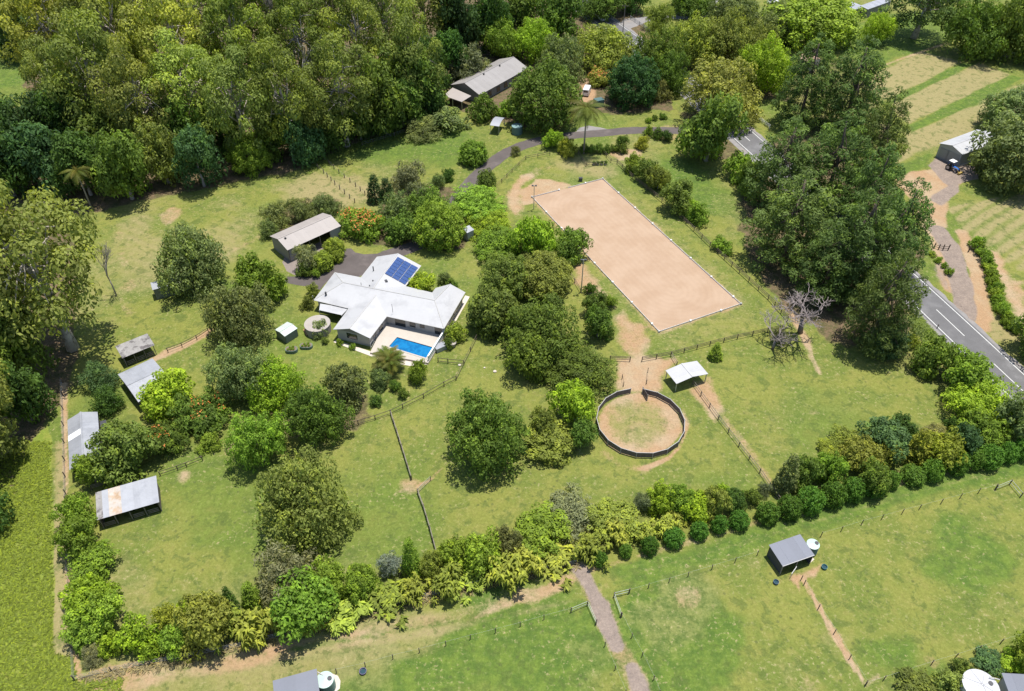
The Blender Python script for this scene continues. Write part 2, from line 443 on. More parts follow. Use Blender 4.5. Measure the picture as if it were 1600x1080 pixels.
area('straw', [(590, 650), (700, 610), (700, 750), (640, 740)], .3, 6, 8)
area('straw', [(1120, 640), (1220, 590), (1400, 640), (1300, 680), (1200, 720)], .35, 6, 10)
area('straw', [(860, 250), (960, 258), (1180, 480), (1230, 510), (1050, 555), (960, 470), (830, 330)], .42, 3, 4)
area('straw', [(180, 330), (420, 300), (420, 370), (250, 460), (190, 500)], .12, 4, 8)
area('straw', [(480, 260), (610, 300), (540, 320), (420, 300)], .45, 4, 6)
area('straw', [(1383, 160), (1504, 98), (1527, 98), (1389, 164)], -1, .8, 1); area('straw', [(1421, 196), (1579, 118), (1600, 122), (1424, 208)], -1, .8, 1); area('straw', [(1400, 260), (1460, 232), (1452, 262), (1395, 282)], -1, 1.2, 1.5)
# wheel marks and mowing lines along the lane and in the far fields
for off in (0, 7, 14, 26):
    track('straw' if off % 2 else 'lush', [(960, 898 + off), (1200, 830 + off), (1430, 762 + off), (1560, 730 + off)], .7, .55, .5, .6)
for off, ch, v in ((0, 'lush', .9), (12, 'straw', .6), (24, 'lush', .6), (-14, 'straw', .5)):
    track(ch, [(160, 1072 + off * .6), (420, 1022 + off * .6), (700, 972 + off), (900, 925 + off)], 1.0, v, .6, 1)
def stripes(px, ch, period, ang, val):
    P = [at(*q) for q in px]; win = _window(P, 0)
    X, Y = GX[win], GY[win]; ins = np.zeros(X.shape, bool); n = len(P)
    for i in range(n):
        a, b = P[i], P[(i + 1) % n]
        if abs(b[1] - a[1]) > 1e-9:
            ins ^= ((a[1] > Y) != (b[1] > Y)) & (X < (b[0] - a[0]) * (Y - a[1]) / (b[1] - a[1]) + a[0])
    ph = (X * math.cos(ang) + Y * math.sin(ang)) / period + WOB2[win] * .5
    s = (.5 + .5 * np.sin(2 * np.pi * ph)) * val * (.4 + 1.2 * fbm(X, Y, .12, 77, 2))
    MASK[ch][win] = np.clip(MASK[ch][win] + np.where(ins, s, 0), 0, 1)
stripes([(1480, 325), (1600, 300), (1700, 300), (1700, 470), (1600, 430), (1520, 375)], 'straw', 3.2, R(125), .6)
stripes([(1352, 122), (1440, 80), (1600, 110), (1600, 150), (1460, 228), (1403, 258)], 'lush', 4.0, R(118), .12)
stripes([(180, 345), (420, 300), (500, 265), (540, 320), (350, 420), (230, 480)], 'straw', 2.6, R(60), .12)
stripes([(590, 235), (720, 200), (730, 260), (640, 285)], 'straw', 2.8, R(140), .25)
_far_lush = MASK['lush'].copy()
# natural drift of dry and green everywhere
_n1, _n2 = fbm(GX, GY, .035, 41, 4), fbm(GX, GY, .05, 57, 4)
_k = 1 - np.clip((_far_lush - .5) * 2, 0, 1)
MASK['straw'] = np.clip(MASK['straw'] + _k * np.clip((_n1 - .51) * 3.0, 0, .5), 0, 1)
MASK['lush'] = np.clip(MASK['lush'] + np.clip((_n2 - .52) * 3.2, 0, .6), 0, 1)
MASK['litter'][(GY < 34) | (np.abs(GX) > 249)] = .15

_V = np.stack([GX, GY, np.zeros_like(GX)], -1).reshape(-1, 3)
_ny, _nx = GX.shape
_i = (np.arange(_ny - 1)[:, None] * _nx + np.arange(_nx - 1)[None, :]).ravel()
_Q = np.stack([_i, _i + 1, _i + _nx + 1, _i + _nx], -1)

def ground_material():
    m = bpy.data.materials.new('paddock_ground')
    nt, N, L, B = nodes_of(m)
    pos = obj_coord(nt, True)
    A = N.new('ShaderNodeAttribute'); A.attribute_name = 'mask_a'
    Bm = N.new('ShaderNodeAttribute'); Bm.attribute_name = 'mask_b'
    sa = N.new('ShaderNodeSeparateColor'); L.new(A.outputs['Color'], sa.inputs[0])
    sb = N.new('ShaderNodeSeparateColor'); L.new(Bm.outputs['Color'], sb.inputs[0])
    n_l = noise_node(nt, .11, 4, .6, pos)
    n_m = noise_node(nt, .55, 5, .65, pos)
    n_f = noise_node(nt, 2.6, 4, .7, pos)
    n_x = noise_node(nt, 9.0, 2, .7, pos)
    def edge(mask, noise, amp=.9, lo=.38, hi=.62):
        v = math_node(nt, 'ADD', mask, math_node(nt, 'MULTIPLY', math_node(nt, 'SUBTRACT', noise, .5), amp))
        return map_range(nt, v, lo, hi)
    mixn = math_node(nt, 'ADD', math_node(nt, 'MULTIPLY', n_m, .5), math_node(nt, 'MULTIPLY', n_f, .5))
    g = mix_col(nt, map_range(nt, n_l, .40, .60), GRASS[0], GRASS[1])
    g = mix_col(nt, map_range(nt, n_m, .45, .7, 0, .6), g, GRASS[2])
    # lush
    g = mix_col(nt, math_node(nt, 'MULTIPLY', edge(sa.outputs[2], n_m, .8, .2, .9), .9), g, mix_col(nt, map_range(nt, n_m, .35, .65), GRASS[3], GRASS[4]))
    # dry
    dry = mix_col(nt, map_range(nt, n_f, .35, .65), (.30, .24, .125), (.225, .20, .085))
    g = mix_col(nt, math_node(nt, 'MULTIPLY', edge(sa.outputs[1], mixn, 1.1, .25, .95), .88), g, dry)
    # darker tufts scattered in the sward
    n_p = noise_node(nt, .42, 7, .72, pos, .4)
    tuft = map_range(nt, n_p, .525, .60, 0, .6)
    n_q = noise_node(nt, 1.5, 6, .75, pos, .3)
    fleck = math_node(nt, 'MULTIPLY', map_range(nt, n_q, .555, .63, 0, .85), map_range(nt, n_l, .42, .58, .2, 1))
    g = mix_col(nt, fleck, g, (.27, .235, .115))
    dot = N.new('ShaderNodeTexVoronoi'); dot.inputs['Scale'].default_value = .55; L.new(pos, dot.inputs['Vector'])
    g = mix_col(nt, map_range(nt, dot.outputs['Distance'], .10, .16, .55, 0), g, (.07, .085, .03))
    g = mix_col(nt, tuft, g, (.075, .105, .026))
    # rank grass
    rk = mix_col(nt, map_range(nt, n_m, .35, .65), (.145, .198, .030), (.20, .215, .045))
    g = mix_col(nt, edge(sb.outputs[2], n_m, .3), g, rk)
    # leaf litter
    lit = mix_col(nt, map_range(nt, n_m, .35, .65), (.15, .105, .065), (.075, .075, .03))
    lit = mix_col(nt, map_range(nt, n_f, .55, .75), lit, (.24, .17, .11))
    g = mix_col(nt, edge(sb.outputs[0], n_m, .9), g, lit)
    # red and pale earth
    dr = mix_col(nt, map_range(nt, n_l, .4, .65), DIRT[0], DIRT[1])
    dr = mix_col(nt, map_range(nt, n_f, .4, .75, 0, .6), dr, DIRT[2])
    g = mix_col(nt, math_node(nt, 'MULTIPLY', edge(sa.outputs[0], mixn, 1.15, .3, .8), .95), g, dr)
    # gravel
    gr = mix_col(nt, map_range(nt, n_m, .3, .7), (.20, .16, .135), (.25, .20, .165))
    gr = mix_col(nt, map_range(nt, n_f, .5, .75, 0, .4), gr, (.28, .215, .155))
    g = mix_col(nt, edge(sb.outputs[1], mixn, 1.0, .3, .75), g, gr)
    f = map_range(nt, math_node(nt, 'ADD', math_node(nt, 'MULTIPLY', n_x, .25), math_node(nt, 'ADD', math_node(nt, 'MULTIPLY', n_f, .4), math_node(nt, 'MULTIPLY', n_q, .35))), .32, .68, .66, 1.34, False)
    fin = N.new('ShaderNodeVectorMath'); fin.operation = 'SCALE'; L.new(g, fin.inputs[0]); L.new(f, fin.inputs[3])
    L.new(fin.outputs[0], B.inputs['Base Color'])
    B.inputs['Roughness'].default_value = .95; B.inputs['Specular IOR Level'].default_value = .1
    bn = N.new('ShaderNodeBump'); bn.inputs['Strength'].default_value = .6; bn.inputs['Distance'].default_value = .12
    L.new(math_node(nt, 'ADD', n_x, math_node(nt, 'MULTIPLY', n_f, 2.0)), bn.inputs['Height']); L.new(bn.outputs[0], B.inputs['Normal'])
    return m
GRASS = [(.172, .184, .042), (.122, .154, .032), (.212, .200, .058), (.060, .110, .021), (.112, .168, .028)]
DIRT = [(.345, .215, .125), (.37, .275, .18), (.28, .212, .125)]
_me = mesh_np('ground', _V, _Q, ground_material())
for nm, ks in (('mask_a', ('dirt', 'straw', 'lush')), ('mask_b', ('litter', 'gravel', 'rank'))):
    a = _me.attributes.new(nm, 'FLOAT_COLOR', 'POINT')
    a.data.foreach_set('color', np.stack([MASK[k] for k in ks] + [np.ones_like(GX)], -1).astype(np.float32).ravel())
structure(inst('ground', _me))

# ---------------------------------------------------------------- sheets: road, driveways, markings
def curve_pts(px, n=8, z=0.0):
    """smooth line through survey points"""
    P = [at(*q) for q in px]; out = []
    for i in range(len(P) - 1):
        p0, p1, p2, p3 = P[max(i - 1, 0)], P[i], P[i + 1], P[min(i + 2, len(P) - 1)]
        for k in range(n):
            t = k / n
            out.append(.5 * ((2 * p1) + (p2 - p0) * t + (2 * p0 - 5 * p1 + 4 * p2 - p3) * t * t + (3 * p1 - p0 - 3 * p2 + p3) * t ** 3))
    out.append(P[-1]); return out

def ribbon(mb, line, off0, off1, z, t0=0.0, t1=1e9, jitter=0.0, seed=0):
    rg = random.Random(seed); acc = 0; L, Rr = [], []
    for i, p in enumerate(line):
        if i: acc += (line[i] - line[i - 1]).length
        if acc < t0 or acc > t1: continue
        d = (line[min(i + 1, len(line) - 1)] - line[max(i - 1, 0)]); d.z = 0; d.normalize()
        nrm = Vector((d.y, -d.x, 0))
        j = rg.uniform(-jitter, jitter); k = rg.uniform(-jitter, jitter)
        a, b = p + nrm * (off0 + j), p + nrm * (off1 + k)
        L.append((a.x, a.y, z)); Rr.append((b.x, b.y, z))
    for i in range(len(L) - 1): mb.poly([L[i], Rr[i], Rr[i + 1], L[i + 1]])
    return mb

def seg_pts(line, a, b, n=6):
    """resampled stretch of a line between lengths a and b"""
    cum = [0]
    for i in range(1, len(line)): cum.append(cum[-1] + (line[i] - line[i - 1]).length)
    out = []
    for k in range(n + 1):
        s = a + (b - a) * k / n
        for i in range(1, len(line)):
            if cum[i] >= s or i == len(line) - 1:
                out.append(line[i - 1].lerp(line[i], (s - cum[i - 1]) / max(cum[i] - cum[i - 1], 1e-6))); break
    return out

ASPHALT = mat('asphalt', (.115, .113, .115), .9, amt=.16, scale=.35, fine=6, col2=(.155, .153, .155), c2scale=.15, bump=.02)
SHOULDER = mat('road_shoulder', (.21, .20, .195), .95, amt=.2, scale=.6, fine=5, col2=(.22, .19, .165), c2scale=.3)
DRIVE = mat('driveway_seal', (.088, .074, .069), .95, amt=.22, scale=.3, fine=4, col2=(.12, .10, .092), c2scale=.2)
PAINT = mat('road_paint', (.52, .52, .50), .7, amt=.15, scale=2, fine=8)
CONC = mat('concrete', (.50, .44, .38), .9, amt=.12, scale=.8, fine=5)
ROAD_PX = [(1720, 722), (1592, 605), (1503.7, 522), (1422, 445.6), (1300, 333), (1178, 226), (1118, 172), (1056, 118), (1003, 75), (945, 33), (905, 4), (870, -20)]
road_line = curve_pts(ROAD_PX, 12)
o = structure(ribbon(MB(), road_line, -5.4, 4.7, .008, jitter=.25, seed=3).build('road_shoulder', SHOULDER))
o = structure(ribbon(MB(), road_line, -3.9, 3.9, .014).build('road', ASPHALT))
for s in (-1, 1):
    structure(ribbon(MB(), road_line, s * 3.35 - .09, s * 3.35 + .09, .019).build('edge_line', PAINT, o))
_tot = sum((road_line[i] - road_line[i - 1]).length for i in range(1, len(road_line)))
_s0 = (at(1592, 605) - at(1546.5, 563.5)).length
_base = sum((road_line[i] - road_line[i - 1]).length for i in range(1, 13))
_s = 4.0
_dash, _gap = 8.6, 8.4
_start = _base % (_dash + _gap)
while _start < _tot - 10:
    structure(ribbon(MB(), seg_pts(road_line, _start - 2.0, _start - 2.0 + _dash), -.085, .085, .019).build('lane_dash', PAINT, o)); _start += _dash + _gap
DRIVE_PX = [(1092, 205), (1045, 204), (990, 204), (940, 208), (885, 213), (835, 222), (795, 237), (765, 258), (738, 283), (715, 312), (690, 350), (660, 378), (628, 392), (600, 400)]
drive_line = curve_pts(DRIVE_PX, 8)
structure(ribbon(MB(), drive_line, -2.0, 2.0, .008, jitter=.12, seed=5).build('driveway', DRIVE))
def sheet(name, px, m, z, jit=0.0):
    pts = []
    rg = random.Random(len(name) + len(px))
    n = len(px)
    for i in range(n):
        a, b = at(*px[i]), at(*px[(i + 1) % n])
        k = max(1, int((b - a).length / 1.5)) if jit else 1
        for j in range(k):
            q = a.lerp(b, j / k); pts.append((q.x + rg.uniform(-jit, jit), q.y + rg.uniform(-jit, jit), z))
    return structure(MB().poly(pts[::-1] if False else pts).build(name, m))
sheet('house_yard', [(446, 441), (447, 433), (470, 432), (505, 425), (520, 415), (533, 408), (536, 388), (548, 388), (556, 394), (570, 397), (590, 396), (608, 390), (628, 384), (645, 380), (655, 384), (625, 400), (606, 408), (560, 434), (524, 428), (500, 452), (490, 455), (478, 448)], DRIVE, .011, .15)
sheet('shed_apron', [(445, 402), (500, 378), (512, 392), (490, 408), (470, 424), (462, 431), (448, 424), (441, 410)], mat('old_concrete', (.20, .165, .145), .95, amt=.2, scale=.5, fine=4), .005, .1)
sheet('gravel_bay', [(895, 214), (905, 200), (920, 196), (948, 202), (985, 207), (940, 211)], SHOULDER, .004, .2)
sheet('side_road', [(958, 48), (975, 30), (1010, 26), (1050, 24), (1050, 28), (1012, 34), (985, 45), (975, 56)], SHOULDER, .011, .2)
sheet('back_lane', [(1045, 24), (1085, 26), (1110, 16), (1112, -4), (1122, -2), (1120, 18), (1090, 31), (1048, 29)], SHOULDER, .005, .2)

# ---------------------------------------------------------------- riding arena: sand bed with harrow lines, low white boards
AC = [at(831, 309), at(942, 280), at(1157, 476), at(1030, 519)]
_c = (AC[0] + AC[1] + AC[2] + AC[3]) / 4
_vl = ((AC[2] - AC[1]) + (AC[3] - AC[0])) / 2; _vw = ((AC[1] - AC[0]) + (AC[2] - AC[3])) / 2
AL, AW = _vl.length, _vw.length
A_rot = math.atan2(_vl.y, _vl.x)
def sand_material():
    m = bpy.data.materials.new('arena_sand'); nt, N, L, B = nodes_of(m)
    pos = obj_coord(nt, True)
    h = N.new('ShaderNodeAttribute'); h.attribute_name = 'harrow'
    n1, n2 = noise_node(nt, .2, 4, .6, pos), noise_node(nt, 4.0, 3, .7, pos)
    c = mix_col(nt, map_range(nt, n1, .35, .65), (.352, .246, .166), (.388, .280, .196))
    k = math_node(nt, 'ADD', math_node(nt, 'MULTIPLY', h.outputs['Fac'], .04), math_node(nt, 'MULTIPLY', n2, .08))
    f = math_node(nt, 'ADD', k, .87)
    v = N.new('ShaderNodeVectorMath'); v.operation = 'SCALE'; L.new(c, v.inputs[0]); L.new(f, v.inputs[3])
    L.new(v.outputs[0], B.inputs['Base Color']); B.inputs['Roughness'].default_value = .95; B.inputs['Specular IOR Level'].default_value = .1
    bn = N.new('ShaderNodeBump'); bn.inputs['Strength'].default_value = .3; bn.inputs['Distance'].default_value = .04
    L.new(math_node(nt, 'ADD', h.outputs['Fac'], n2), bn.inputs['Height']); L.new(bn.outputs[0], B.inputs['Normal'])
    return m
_ax, _ay = np.meshgrid(np.linspace(-AL / 2, AL / 2, 240), np.linspace(-AW / 2, AW / 2, 90))
_dx = np.maximum(np.abs(_ax) - (AL / 2 - AW / 2), 0)
_dd = np.hypot(_dx, _ay * 1.0)
_sd = np.where(_dx > 0, _dd, np.abs(_ay))
_h = .5 + .5 * np.sin(_sd * 2 * math.pi / 1.3 + 2 * fbm(_ax + 50, _ay + 50, .12, 5, 2))
_h *= .35 + .9 * fbm(_ax + 50, _ay + 50, .2, 9, 3)
_aq = (np.arange(89)[:, None] * 240 + np.arange(239)[None, :]).ravel()
_am = mesh_np('arena_sand', np.stack([_ax, _ay, np.zeros_like(_ax)], -1).reshape(-1, 3), np.stack([_aq, _aq + 1, _aq + 241, _aq + 240], -1), sand_material())
_at = _am.attributes.new('harrow', 'FLOAT', 'POINT'); _at.data.foreach_set('value', _h.astype(np.float32).ravel())
structure(inst('arena_sand', _am, None, (_c.x, _c.y, .02), (0, 0, A_rot)))
WHITE = mat('white_paint', (.66, .66, .64), .6, amt=.06, scale=1, fine=6)
arena = thing('arena_border', (_c.x, _c.y, 0), 'low white board border around the long sand riding arena', 'border', rz=A_rot)
_board = MB().box((0, 0, .17), (1, .05, .26)).mesh('board', WHITE)
_block = MB().box((0, 0, .2), (.36, .36, .4)).mesh('marker_block', WHITE)
def border_side(a, b, n, skip=()):
    a, b = Vector(a), Vector(b); d = b - a; rz = math.atan2(d.y, d.x)
    for i in range(n):
        if i in skip: continue
        p = a + d * ((i + .5) / n); inst('board', _board, arena, (p.x, p.y, 0), (0, 0, rz), (d.length / n - .06, 1, 1))
    for i in range(n + 1):
        if i % 3 and i != n: continue
        p = a + d * (i / n); inst('marker_block', _block, arena, (p.x, p.y, 0), (0, 0, rz))
h, w = AL / 2, AW / 2
# local +x runs from the far end to the near end
border_side((-h, w, 0), (h, w, 0), 22); border_side((-h, -w, 0), (h, -w, 0), 22)
border_side((h, -w, 0), (h, w, 0), 8); border_side((-h, -w, 0), (-h, w, 0), 8, (3,))
# ---------------------------------------------------------------- plant models: crown of many leaf faces in clumps, tapered trunk with limbs
def unit(v): return v / np.maximum(np.linalg.norm(v, axis=-1, keepdims=True), 1e-9)
def rdirs(n, rg): return unit(rg.normal(size=(n, 3)))

def leaf_faces(pos, nrm, hl, hw, rg, tang=None):
    n = len(pos)
    t = tang if tang is not None else rdirs(n, rg)
    t = unit(t - nrm * np.sum(t * nrm, 1, keepdims=True)); b = np.cross(nrm, t)
    k = rg.uniform(.7, 1.3, (n, 1))
    V = np.stack([pos - t * hl * k, pos + b * hw * k, pos + t * hl * k, pos - b * hw * k], 1).reshape(-1, 3)
    return V, np.arange(4 * n).reshape(-1, 4)

def cloud(cent, rad, per, hl, hw, rg, up=.5, jit=.7, flat=1.0, shell=(.5, 1.0), tvar=.18, droop=False):
    cent = np.asarray(cent); rad = np.asarray(rad)
    w = rad ** 2; cnt = np.maximum((per * len(rad) * w / w.sum()), 3).astype(int)
    idx = np.repeat(np.arange(len(cent)), cnt); n = len(idx)
    d = rdirs(n, rg); d[:, 2] = np.where((d[:, 2] < -.45) & (rg.rand(n) < .7), -d[:, 2], d[:, 2])
    r = rad[idx] * (shell[0] + (shell[1] - shell[0]) * rg.rand(n) ** .5)
    pos = cent[idx] + d * r[:, None] * np.array([1, 1, flat])
    nrm = unit(d + np.array([0, 0, up]) + jit * rg.normal(size=(n, 3)))
    tang = None
    if droop: tang = unit(d * [1, 1, .2] + np.array([0, 0, -.9]) + .3 * rg.normal(size=(n, 3)))
    V, Q = leaf_faces(pos, nrm, hl, hw, rg, tang)
    ct = rg.normal(.5, tvar, len(cent))
    return V, Q, np.clip(ct[idx] + rg.normal(0, .14, n), 0, 1.2)

def ellip(n, rg, zmin=-.6):
    i = np.arange(n) + .5; z = 1 - (1 - zmin) * i / n; a = i * 2.399963 + rg.rand() * 6
    r = np.sqrt(np.maximum(1 - z * z, 0)); d = np.stack([r * np.cos(a), r * np.sin(a), z], 1)
    return unit(d + .16 * rg.normal(size=d.shape))

def lobed(rg, nl, a, b, zc, cl, crad, flat=.9):
    """clump centres over several lobes that make up an uneven crown"""
    C, Rd = [], []
    for k in range(nl):
        an = 2 * math.pi * (k + rg.rand() * .7) / nl
        q = rg.uniform(.35, .62) if k else 0
        lc = np.array([a * q * math.cos(an), a * q * math.sin(an), zc + b * rg.uniform(-.45, .5)])
        if k == 0: lc = np.array([0, 0, zc + b * .3])
        lr = a * rg.uniform(.38, .55)
        d = ellip(cl, rg, -.55)
        C.append(lc + d * lr * np.array([1, 1, b / a * flat]) * rg.uniform(.74, 1.14, (cl, 1))); Rd.append(rg.uniform(*crad, cl))
        C.append(lc[None]); Rd.append(np.array([lr * .6]))
    return np.concatenate(C), np.concatenate(Rd)

def trunk_mesh(H, zc, tips, r0, rg, bark, lean=.02, forks=1):
    mb = MB()
    pts, rr = [], []
    n = 6
    for i in range(n):
        t = i / (n - 1)
        pts.append((H * lean * math.sin(t * 3 + rg.rand()) * t, H * lean * rg.normal() * t * .6, zc * 1.05 * t)); rr.append(r0 * (1.15 - .75 * t) * (1.25 if i == 0 else 1))
    mb.tube(pts, rr, 7)
    for c in tips:
        s = rg.uniform(.5, .95); i = s * (n - 1); k = int(i); f = i - k
        p = [pts[k][j] * (1 - f) + pts[min(k + 1, n - 1)][j] * f for j in range(3)]
        e = np.array(c); m1 = np.array(p) * .5 + e * .5 + np.array([0, 0, .06 * H * rg.uniform(-.3, 1)])
        rs = r0 * (1.1 - .75 * s) * .62
        mb.tube([p, tuple(m1), tuple(e)], [rs, rs * .6, rs * .2], 5)
    return mb.mesh('trunk', bark, True)

LOW = dict(E=.22, D=.03, DB=.03, R=.05, RB=.05, L=.10, P=.05, F=.12, V=.12, G=.03, S=.02, H=.0, Y=.0, C=.02)
class Proto: pass
PROTO = {}
def add_proto(key, V, Q, T, trunk, blossom=None):
    V = np.asarray(V); p = Proto()
    lo, hi = np.percentile(V[:, 2], 1.5), np.percentile(V[:, 2], 99)
    if key in LOW:
        sh = (lo - LOW[key] * hi) / (1 - LOW[key]); V = V - [0, 0, sh]
        for v in trunk.vertices: v.co.z -= sh * min(1.0, max(0.0, v.co.z / (.5 * (lo + hi))))
        if blossom:
            for v in blossom.vertices: v.co.z -= sh
    rr = np.hypot(V[:, 0], V[:, 1]); p.a = float(np.percentile(rr, 97.5))
    z0, z1 = np.percentile(V[:, 2], 1.5), np.percentile(V[:, 2], 99)
    p.H = float(z1); p.kc = float((z0 + z1) / 2 / z1); p.kb = float((z1 - z0) / 2 / z1)
    p.S = V[np.random.RandomState(1).permutation(len(V))[:700]]
    p.crown = mesh_np(key + '_crown', V, Q, LEAF, T); p.trunk = trunk; p.blossom = blossom
    PROTO.setdefault(key, []).append(p)

def join(parts):
    V, Q, T, o = [], [], [], 0
    for v, q, t in parts: V.append(v); Q.append(q + o); T.append(t); o += len(v)
    return np.concatenate(V), np.concatenate(Q), np.concatenate(T)

BLOOM = mat('flame_blossom', (.46, .15, .03), .6, amt=.3, scale=3)
def make_protos():
    for s in range(3):                                   # dense dome: mango, fig
        rg = np.random.RandomState(100 + s); a, b, zc = 5.0, 3.9, 3.95
        d = ellip(120, rg, -.75)
        C = d * np.array([a, a, b]) * .84 * rg.uniform(.78, 1.12, (120, 1)) + [0, 0, zc]
        d2 = ellip(26, rg, -.6); C = np.concatenate([C, d2 * np.array([a, a, b]) * .5 + [0, 0, zc]])
        rd = np.concatenate([rg.uniform(.65, 1.15, 120), np.full(26, 1.5)])
        V, Q, T = cloud(C, rd, 62, .27, .15, rg, up=.35, jit=.32, shell=(.7, 1.02))
        add_proto('D', V, Q, T, trunk_mesh(8, zc, C[120:134], .32, rg, BARK))
    for s in range(3):                                   # the same, of big trees: more and smaller clumps
        rg = np.random.RandomState(150 + s); a, b, zc = 8.0, 6.4, 6.4
        d = ellip(250, rg, -.75)
        lump = 1 + .10 * np.sin(d[:, 0] * 4 + s) * np.cos(d[:, 1] * 5)
        C = d * np.array([a, a, b]) * .88 * (rg.uniform(.80, 1.10, 250) * lump)[:, None] + [0, 0, zc]
        d2 = ellip(40, rg, -.6); C = np.concatenate([C, d2 * np.array([a, a, b]) * .58 + [0, 0, zc]])
        rd = np.concatenate([rg.uniform(.65, 1.25, 250), np.full(40, 1.9)])
        V, Q, T = cloud(C, rd, 62, .25, .14, rg, up=.35, jit=.32, shell=(.7, 1.02))
        add_proto('DB', V, Q, T, trunk_mesh(12, zc, C[250:266], .45, rg, BARK))
    for s in range(4):
        rg = np.random.RandomState(250 + s); a, b, zc = 7.6, 6.4, 6.8
        C, rd = lobed(rg, 11, a, b, zc, 22, (.6, 1.3))
        V, Q, T = cloud(C, rd, 62, .25, .125, rg, up=.35, jit=.42, shell=(.6, 1.05), tvar=.18)
        add_proto('RB', V, Q, T, trunk_mesh(12, zc, C[22::23], .4, rg, BARK_GREY))
    for s in range(4):                                   # rounded, lobed broadleaf tree
        rg = np.random.RandomState(200 + s); a, b, zc = 4.6, 3.9, 4.1
        C, rd = lobed(rg, 8, a, b, zc, 13, (.55, 1.15))
        V, Q, T = cloud(C, rd, 62, .25, .13, rg, up=.35, jit=.42, shell=(.6, 1.05))
        V[:, 2] = np.maximum(V[:, 2], .15)
        add_proto('R', V, Q, T, trunk_mesh(8.5, zc, C[13::14], .25, rg, BARK_GREY))
    for s in range(4):                                   # tall dark rainforest tree
        rg = np.random.RandomState(300 + s); a, b, zc = 4.8, 5.0, 6.6
        C, rd = lobed(rg, 10, a, b, zc, 12, (.7, 1.4))
        V, Q, T = cloud(C, rd, 66, .28, .14, rg, up=.35, jit=.42, shell=(.55, 1.08), tvar=.2)
        add_proto('L', V, Q, T, trunk_mesh(15, zc * 1.1, C[12::13], .3, rg, BARK_GREY))
    for s in range(4):                                   # tall gum: pale trunk, open crown of flat pads
        rg = np.random.RandomState(400 + s); a, b, zc = 6.5, 6.4, 13.0
        n = 60; d = ellip(n, rg, -.8); q = rg.uniform(.35, 1.0, (n, 1)) ** .6
        C = d * np.array([a, a, b]) * q + [0, 0, zc]
        C[:, :2] += rg.normal(0, .5, (n, 2)); rd = rg.uniform(1.0, 2.1, n)
        V, Q, T = cloud(C, rd, 165, .235, .125, rg, up=.45, jit=.42, flat=.62, shell=(.45, 1.08), tvar=.18)
        tips = C[rg.permutation(n)[:26]]
        add_proto('E', V, Q, T, trunk_mesh(19, zc * 1.2, tips, .5, rg, BARK_PALE, .025))
    for s in range(3):                                   # pine: whorled boughs, upturned tufts
        rg = np.random.RandomState(500 + s); C, rd = [], []
        Hh = 17.0
        for z in np.arange(2.6, Hh, 1.2):
            t = (z - 2.2) / (Hh - 2.2); env = 5.6 * (1 - t ** 2.2) ** .75 * (.75 + .25 * min(1, t * 5))
            k = max(3, int(env * 1.75)); a0 = rg.rand() * 6
            for i in range(k):
                an = a0 + 6.283 * i / k + rg.normal(0, .18); e = env * rg.uniform(.75, 1.08)
                C.append((e * math.cos(an), e * math.sin(an), z + rg.normal(0, .3) + .12 * e)); rd.append(rg.uniform(.75, 1.25))
                if e > 2.6: C.append((e * .55 * math.cos(an), e * .55 * math.sin(an), z + rg.normal(0, .3))); rd.append(rg.uniform(.7, 1.1))
        C.append((0, 0, Hh)); rd.append(.9); C = np.array(C)
        V, Q, T = cloud(C, rd, 78, .27, .085, rg, up=.45, jit=.45, flat=.7, shell=(.45, 1.08), tvar=.17)
        add_proto('P', V, Q, T, trunk_mesh(17, 15, C[::9], .33, rg, BARK, .012))
    for s in range(3):                                   # garden shrub
        rg = np.random.RandomState(600 + s); C, rd = lobed(rg, 5, 1.9, 1.5, 1.5, 9, (.3, .55))
        V, Q, T = cloud(C, rd, 58, .14, .07, rg, up=.35, jit=.5, shell=(.55, 1.06))
        add_proto('S', V, Q, T, trunk_mesh(2.6, 1.2, C[9::10], .07, rg, BARK))
    for s in range(3):                                   # clipped ball
        rg = np.random.RandomState(700 + s); n = 130; d = ellip(n, rg, -.85)
        C = d * np.array([1.75, 1.75, 1.5]) * rg.uniform(.9, 1.04, (n, 1)) + [0, 0, 1.5]
        C = np.concatenate([C, ellip(20, rg, -.8) * 1.0 + [0, 0, 1.4]]); rd = np.concatenate([rg.uniform(.24, .38, n), np.full(20, .7)])
        V, Q, T = cloud(C, rd, 26, .13, .07, rg, up=.3, jit=.4, shell=(.6, 1.05), tvar=.12)
        add_proto('H', V, Q, T, trunk_mesh(2.6, 1.2, C[:4], .08, rg, BARK))
    for s in range(3):                                   # broad drooping leaves in tufts (golden ginger-like hedge plant)
        rg = np.random.RandomState(800 + s); parts = []
        stems = np.stack([rg.normal(0, .95, 52), rg.normal(0, .95, 52), rg.uniform(.9, 2.7, 52)], 1)
        for c in stems:
            k = 17; an = rg.rand(k) * 6.283; out = np.stack([np.cos(an), np.sin(an), np.zeros(k)], 1)
            ln = rg.uniform(.35, .6, (k, 1)); z = rg.uniform(-.7, .15, (k, 1)) * [0, 0, 1]
            b0 = c + z; p1 = b0 + out * ln * .6 + [0, 0, .16]; p2 = b0 + out * ln * 1.25 + [0, 0, -.22]
            side = np.cross(out, [0, 0, 1]) * rg.uniform(.09, .14, (k, 1))
            V = np.stack([b0 + side * .3, b0 - side * .3, p1 - side, p1 + side, p2], 1)
            V = V.reshape(-1, 3); i = np.arange(k)[:, None] * 5
            Q = np.concatenate([i + [0, 1, 2, 3], i + [3, 2, 4, 4]])
            tt = np.clip(rg.normal(.5, .13) + rg.normal(0, .2, k), 0, 1.2); parts.append((V, Q, np.concatenate([tt, tt])))
        V, Q, T = join(parts)
        # the second face of each blade is a triangle: keep it as a thin quad
        tri = Q[:, 2] == Q[:, 3]
